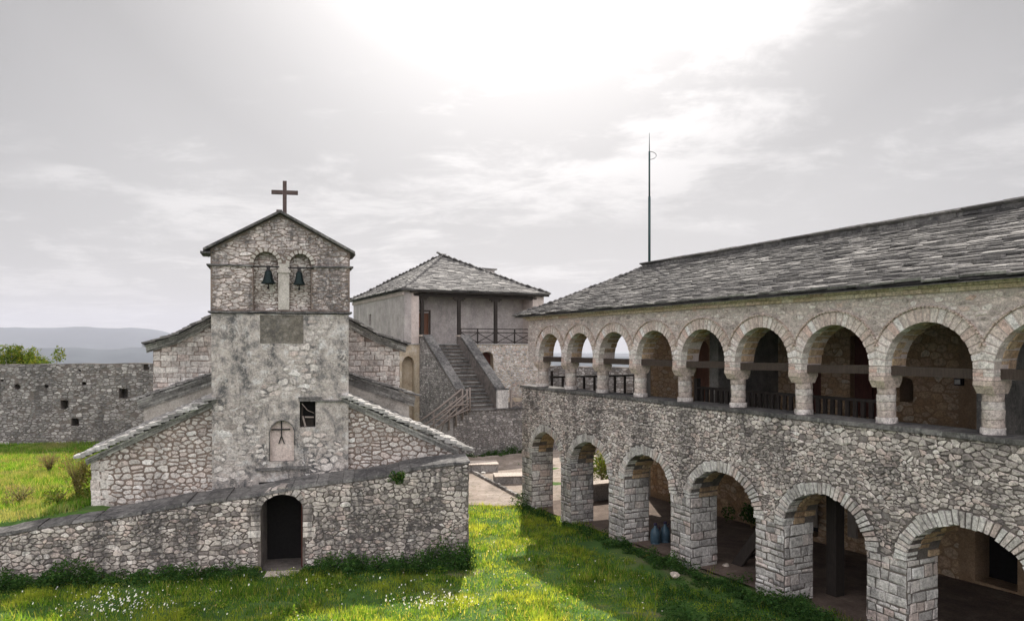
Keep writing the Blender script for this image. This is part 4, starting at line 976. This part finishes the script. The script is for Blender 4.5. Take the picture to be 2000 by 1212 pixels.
kb = empty('stone_kerb', (xa, ya, -.22), math.degrees(math.atan2(yb-ya, xb-xa))); tag(kb, 'narrow dark line of kerb stones crossing the paved yard', 'kerb')
mb = MB(); x = 0; Lk = math.hypot(xb-xa, yb-ya)
while x < Lk: e = x+random.uniform(.15, .4); mb.box(x, e-.02, -.06, .06, -.05, .06+random.uniform(-.02, .03), 0, .012); x = e
mb.build('kerb_stones', 'dark_rubble', kb)
kb['label'] = 'narrow dark line of kerb stones crossing the paved yard'
# jugs under the third arch
def jug(px, py, label):
    x, y = at(px, py, -.12); j = empty('water_jug', (x, y, -.12)); tag(j, label, 'jug', 'blue jugs under the arcade')
    m1 = MB(); m1.lathe([(.10, 0), (.15, .02), (.155, .12), (.145, .14), (.155, .16), (.155, .42), (.12, .52), (.05, .60), (.045, .66)], 0, 0, 18); m1.build('jug_body', 'jug', j)
    m1 = MB(); m1.lathe([(.055, .661), (.055, .72), (.04, .73)], 0, 0, 12); m1.tube([(.05, 0, .6), (.12, 0, .66), (.13, 0, .58), (.12, 0, .5)], .014, 6); m1.build('jug_cap', 'cap', j)
jug(1280, 1066, 'blue grey plastic jug under the third arch, left one beside the pier')
jug(1299, 1063, 'blue grey plastic jug under the third arch, right one')
def rock(px, py, r, label, matn='whitestone', z=0.0):
    x, y = at(px, py, z); m1 = MB(); pr = []
    for i in range(7):
        a = PI*i/6-PI/2; pr.append((max(.01, r*math.cos(a)), r*.35*math.sin(a)))
    m1.lathe(pr, 0, 0, 9, 0, .14, False, .7); o = m1.build('loose_stone', matn); o.location = (x, y, z+.06); o.rotation_euler = (.05, .08, px); tag(o, label, 'stone'); return o
rock(1318, 1126, .17, 'flat pale loose stone in the grass beside the arcade pier', 'paver', z=.1)
rock(944, 925, .16, 'small pale boulder on the yard paving near low wall', z=-.2)
rock(1418, 1108, .14, 'pinkish loose stone at the foot of the fourth arch pier', 'paver', z=.0)

# ------------------------------------------------------------------ vegetation (vectorised)
def tri_mesh(name, verts, nper, matn):
    n = len(verts)//nper; me = bpy.data.meshes.new(name); me.vertices.add(len(verts)); me.vertices.foreach_set('co', verts.astype(np.float32).ravel())
    me.loops.add(len(verts)); me.loops.foreach_set('vertex_index', np.arange(len(verts), dtype=np.int32))
    me.polygons.add(n); me.polygons.foreach_set('loop_start', np.arange(0, len(verts), nper, dtype=np.int32)); me.polygons.foreach_set('loop_total', np.full(n, nper, dtype=np.int32))
    me.materials.append(M[matn]); me.update(calc_edges=True); me.validate()
    o = bpy.data.objects.new(name, me); C.objects.link(o); return o
def blades(pts, h, wd, lean=.5):
    n = len(pts); a = rng.uniform(0, 2*PI, n); hh = h*rng.uniform(.5, 1.3, n); ww = wd*rng.uniform(.6, 1.4, n); l = rng.uniform(0, lean, n)*hh; b = rng.uniform(0, 2*PI, n)
    d = np.stack([np.cos(a)*ww/2, np.sin(a)*ww/2, np.zeros(n)], 1); p = pts-np.array([0, 0, .02])
    tip = pts+np.stack([np.cos(b)*l, np.sin(b)*l, hh], 1)
    return np.stack([p-d, p+d, tip], 1).reshape(-1, 3)
def leaves(pts, size, flat=.6):
    n = len(pts); nrm = rng.normal(size=(n, 3)); nrm[:, 2] = np.abs(nrm[:, 2])+flat; nrm /= np.linalg.norm(nrm, axis=1)[:, None]
    a = rng.normal(size=(n, 3)); t1 = np.cross(nrm, a); t1 /= np.linalg.norm(t1, axis=1)[:, None]; t2 = np.cross(nrm, t1)
    s = (size*rng.uniform(.6, 1.4, n))[:, None]
    return np.stack([pts-t1*s, pts-t2*s*.45, pts+t1*s, pts+t2*s*.45], 1).reshape(-1, 3)
def gpts(x, y): return np.array([(a, b, ground(a, b)) for a, b in zip(x, y)])
def hf(x, y, sc=.6, sd=0.0): return noise.noise(Vector((x*sc, y*sc, sd)))
def court_ok(x, y):
    su, sv = to_local(SWL, x, y); s, d = to_local(AR, x, y)
    if su < 5.0 and sv > -.05: return False
    if d > -.02 and not (d < .5 and any(a+.05 < s < b-.05 for a, b in LOW)): return False
    if d > -1.25+.9*hf(x, y, 1.1, 31) and 6.2 < s < 13.2 and hf(x, y, 2.7, 17) < .22: return False      # trodden earth before the arches
    return y < 28.75+.3*math.sin(x*3)
def hf(x, y, sc=.6, sd=0.0): return noise.noise(Vector((x*sc, y*sc, sd)))
X = rng.uniform(-14, 9.5, 260000); Y = 12.5+16.6*rng.random(260000)**1.15
k = np.array([court_ok(a, b) and abs(a) < b*.76 and rng.random() < .72+.8*hf(a, b, .8) and not (a > .2*b and hf(a, b, .9, 7) < -.15) for a, b in zip(X, Y)])
P_ = gpts(X[k], Y[k]); hts = np.array([.11*(1+1.3*hf(a, b, .7, 3)+1.1*hf(a, b, 2.3, 8)) for a, b in zip(X[k], Y[k])])
tag(tri_mesh('grass', blades(P_, np.maximum(.03, hts), .022, .8), 3, 'grass'), 'short green courtyard grass', 'grass', kind='stuff')
# tufts of taller grass and clover-like leaves in the yard
cx = rng.uniform(-14, 8, 900); cy = 12.5+16*rng.random(900)
pp = []
for a, b in zip(cx, cy):
    if hf(a, b, .5, 11) > -.05:
        r_ = rng.uniform(.08, .35); n_ = int(60*r_/.2); q = rng.normal(size=(n_, 2))*r_*.5
        pp += [(a+u, b+v, ground(a+u, b+v)+rng.random()*.14) for u, v in q if court_ok(a+u, b+v)]
tag(tri_mesh('ground_leaves', leaves(np.array(pp), .022), 4, 'grass'), 'low leafy clover in the courtyard grass', 'ground cover', kind='stuff')
# left field
def field_ok(x, y):
    su, sv = to_local(SWL, x, y); cu, cv_ = to_local(CH, x, y); return sv > .64 and cu < -5.0 and y < 37.2
X = rng.uniform(-29, -10, 190000); Y = rng.uniform(18, 37.2, 190000)
k = np.array([field_ok(a, b) and abs(a) < b*.78 for a, b in zip(X, Y)]); P_ = gpts(X[k], Y[k])
hts = np.array([.16*(1+1.1*hf(a, b, .45, 3)) for a, b in P_[:, :2]])
tag(tri_mesh('field_grass', blades(P_, np.maximum(.05, hts), .026, .9), 3, 'field'), 'bright meadow grass behind the sloping wall', 'grass', kind='stuff')
def clump(cx, cy, cz, r, h, n):
    q = rng.normal(size=(n, 3)); q /= np.linalg.norm(q, axis=1)[:, None]; q *= rng.uniform(.45, 1, n)[:, None]**.6
    return np.array([cx, cy, cz])+q*np.array([r, r, h])*(1+.25*rng.normal(size=(n, 1))*.5)
# dark weeds along the foot of the walls
pp = []
def wallweeds(fr, u0, u1, v, hfun, n):
    for _ in range(n):
        u = rng.uniform(u0, u1); h = hfun(u)
        if h < .06: continue
        x, y = to_world(fr, u, v-abs(rng.normal())*.28); z = ground(x, y); h *= rng.uniform(.35, 1.35)
        pp.append(clump(x, y, z+h*.42, .10+.16*h, h*.6, int(40+110*h)))
def hsw(u):
    if abs(u) < .62: return 0
    b = .30+.30*hf(u, 0, 1.1, 4)+.2*hf(u, 0, 3, 9)
    if u > .6: b += .16*ss(u, .6, 2)+.30*ss(u, 3.6, 4.6)
    if u < -4.5: b += .12
    return max(.07, b)
wallweeds(SWL, -8.5, 5.0, -.12, hsw, 430)
wallweeds(AR, 0, 7, -.05, lambda s: (.22+.2*hf(s, 3, 1.5, 4)+.35*math.exp(-((s-.1)/.5)**2)), 80)
wallweeds(AR, 7, 17.5, -.12, lambda s: .30+.3*hf(s, 3, 1.2, 4), 260)
wallweeds(HO, 1.8, 6.2, -5.1, lambda s: .35+.3*hf(s, 3, 1.2, 4), 60)
tag(tri_mesh('weeds', leaves(np.concatenate(pp), .035, .3), 4, 'weed'), 'dark nettles and weeds along the foot of the stone walls', 'weeds', kind='stuff')
pp = []
for _ in range(150):
    px = rng.uniform(1290, 1600); py = rng.uniform(1130, 1290)
    x, y = at(px, py, .15)
    if court_ok(x, y) and py > 1120+.0*px: pp.append(clump(x, y, ground(x, y)+.08, .2, .14+.1*rng.random(), 120))
tag(tri_mesh('ground_cover', leaves(np.concatenate(pp), .032, .5), 4, 'weed'), 'low dark green nettles in the corner before the arches', 'weeds', kind='stuff')
pp = []
for _ in range(420):
    a, b = rng.uniform(-13, 8), rng.uniform(13, 28)
    if court_ok(a, b) and abs(a) < b*.76 and hf(a, b, .6, 21) > .02: pp.append(clump(a, b, ground(a, b)+.10, rng.uniform(.06, .16), rng.uniform(.10, .22), int(rng.uniform(30, 90))))
tag(tri_mesh('meadow_weeds', leaves(np.concatenate(pp), .028, .2), 4, 'grass'), 'taller leafy weeds scattered through the courtyard grass', 'weeds', kind='stuff')
# daisies
def flowers(px, py, sx, sy, n):
    out = []
    for _ in range(n):
        a, b = px+rng.normal()*sx, py+rng.normal()*sy
        if b < 1000 or b > 1260: continue
        x, y = at(a, b, .1)
        if court_ok(x, y): out.append((x, y, ground(x, y)+rng.uniform(.06, .16)))
    return out
fl_ = flowers(230, 1192, 55, 16, 190)+flowers(860, 1180, 45, 9, 150)+flowers(400, 1150, 260, 40, 140)+flowers(700, 1130, 120, 30, 60)+flowers(1180, 1120, 140, 60, 50)+flowers(950, 1080, 40, 60, 50)
fl_ = np.array(fl_); n_ = len(fl_); ang = np.linspace(0, 2*PI, 7)[:-1]; rr = rng.uniform(.009, .020, n_); tl_ = rng.normal(size=n_)*.7-.5
vv = np.stack([fl_[:, None, 0]+rr[:, None]*np.cos(ang), fl_[:, None, 1]+rr[:, None]*np.sin(ang), np.repeat(fl_[:, 2:3], 6, 1)-rr[:, None]*np.sin(ang)*tl_[:, None]], 2).reshape(-1, 3)
tag(tri_mesh('daisies', vv, 6, 'petal'), 'scattered small white daisies in the courtyard grass', 'flowers', kind='stuff')

def shrub(name, x, y, z, r, h, n, matn, label, cat, size=.03, twigs=10, twigmat='dry', loose=.9):
    t_ = empty(name, (x, y, z)); tag(t_, label, cat)
    cs = [clump(r*.55*rng.normal(), r*.55*rng.normal(), h*rng.uniform(.3, .8), r*.5, h*.35, n//8) for _ in range(8)]
    o = tri_mesh('foliage', leaves(np.concatenate(cs), size, .2), 4, matn); o.parent = t_
    m1 = MB()
    for _ in range(twigs):
        a = rng.uniform(0, 2*PI); q = rng.uniform(.3, 1)*r; m1.tube([(0, 0, 0), (q*.4*math.cos(a), q*.4*math.sin(a), h*.5), (q*math.cos(a), q*math.sin(a), h*rng.uniform(.7, 1.1))], [.012, .008, .004], 5)
    m1.build('stems', twigmat, t_)
x, y = to_world(SWL, 3.01, -.06)
shrub('wall_bush', x, y, 2.32, .22, .38, 900, 'weed', 'small dark green bush growing out of the sloping doorway wall', 'bush', .03)
def gp(px, py, z): x, y = at(px, py, z); return x, y, ground(x, y)
shrub('dry_shrub', *gp(96, 925, 1.2), .55, .75, 500, 'dry', 'small brown dry shrub alone in the bright green field', 'shrub', .03, 46)
shrub('dry_shrub', *gp(40, 985, 1.4), .45, .5, 420, 'dry', 'low brownish weed bush near the wall coping at far left', 'shrub', .03, 30)
shrub('green_shrub', *gp(152, 985, 1.4), .42, 1.3, 1300, 'dryleaf', 'tall ragged olive brown shrub beside the church corner', 'shrub', .035, 70)
shrub('green_shrub', *gp(110, 1000, 1.4), .4, .45, 600, 'tree', 'low green shrub behind the sloping wall coping', 'shrub', .035, 20)
x, y = to_world(AR, 3.6, 5.2); shrub('yard_bush', x, y, -.2, .5, 1.0, 1500, 'weed', 'dark green bush inside the arcade against the tan rear wall', 'bush', .05)
x, y = to_world(AR, 7.2, 5.1); shrub('yard_bush', x, y, -.1, .5, .8, 1200, 'weed', 'dark bush in the shade behind the fourth arch', 'bush', .05)
x, y = to_world(AR, -2.5, 5.4); shrub('yard_bush', x, y, -.25, .9, 1.7, 2600, 'tree', 'sunlit green bush beyond the open end of the arcade', 'bush', .06)
x, y = to_world(CH, UC+1.9, 2.85); shrub('roof_tuft', x, y, 4.95, .12, .22, 200, 'weed', 'small green tuft on the church roof beside the tower', 'plant', .025, 5)

# small trees beyond the left rampart
def tree(px, ytop, Y, r, label):
    x = (px-1000)/F*Y; top = EYE-(ytop-HZ)*Y/F; z0_ = 1.0; t_ = empty('tree', (x, Y, z0_)); tag(t_, label, 'tree', 'trees beyond the left rampart')
    h = top-z0_; m1 = MB(); m1.tube([(0, 0, 0), (.06, 0, h*.4), (.0, .1, h*.7)], [.14, .10, .05], 8); m1.build('trunk', 'grey_wood', t_)
    m1 = MB(); ends = []
    for i in range(16):
        a = rng.uniform(0, 2*PI); e = (r*rng.uniform(.3, 1)*math.cos(a), r*rng.uniform(.3, 1)*math.sin(a), h*rng.uniform(.6, .97)); m1.tube([(0, 0, h*.45), (e[0]*.5, e[1]*.5, h*.62), e], [.05, .03, .012], 5); ends.append(e)
    m1.build('limbs', 'grey_wood', t_)
    cs = [clump(e[0], e[1], e[2], r*.34, h*.07+.16, 260) for e in ends]
    o = tri_mesh('crown', leaves(np.concatenate(cs), .07, .2), 4, 'tree'); o.parent = t_
tree(22, 679, 45, 1.05, 'pointed green tree top above the rampart at far left')
tree(86, 684, 44, 1.1, 'rounded yellow green tree top above the rampart, right of the pointed one')
tree(52, 697, 46, .55, 'small sparse tree top between two larger ones above the rampart')

# ------------------------------------------------------------------ haze
hb = MB(); hb.box(-14500, 14500, -14500, 14500, -160, 620); hz_ = hb.build('haze', 'iron')
m = bpy.data.materials.new('haze_air'); m.use_nodes = True; m.node_tree.nodes.remove(m.node_tree.nodes['Principled BSDF'])
pv = m.node_tree.nodes.new('ShaderNodeVolumePrincipled'); pv.inputs['Color'].default_value = (.82, .84, .96, 1); pv.inputs['Density'].default_value = 7.5e-5; pv.inputs['Anisotropy'].default_value = .0
m.node_tree.links.new(pv.outputs[0], m.node_tree.nodes['Material Output'].inputs['Volume']); hz_.data.materials.clear(); hz_.data.materials.append(m)
tag(hz_, kind='stuff')
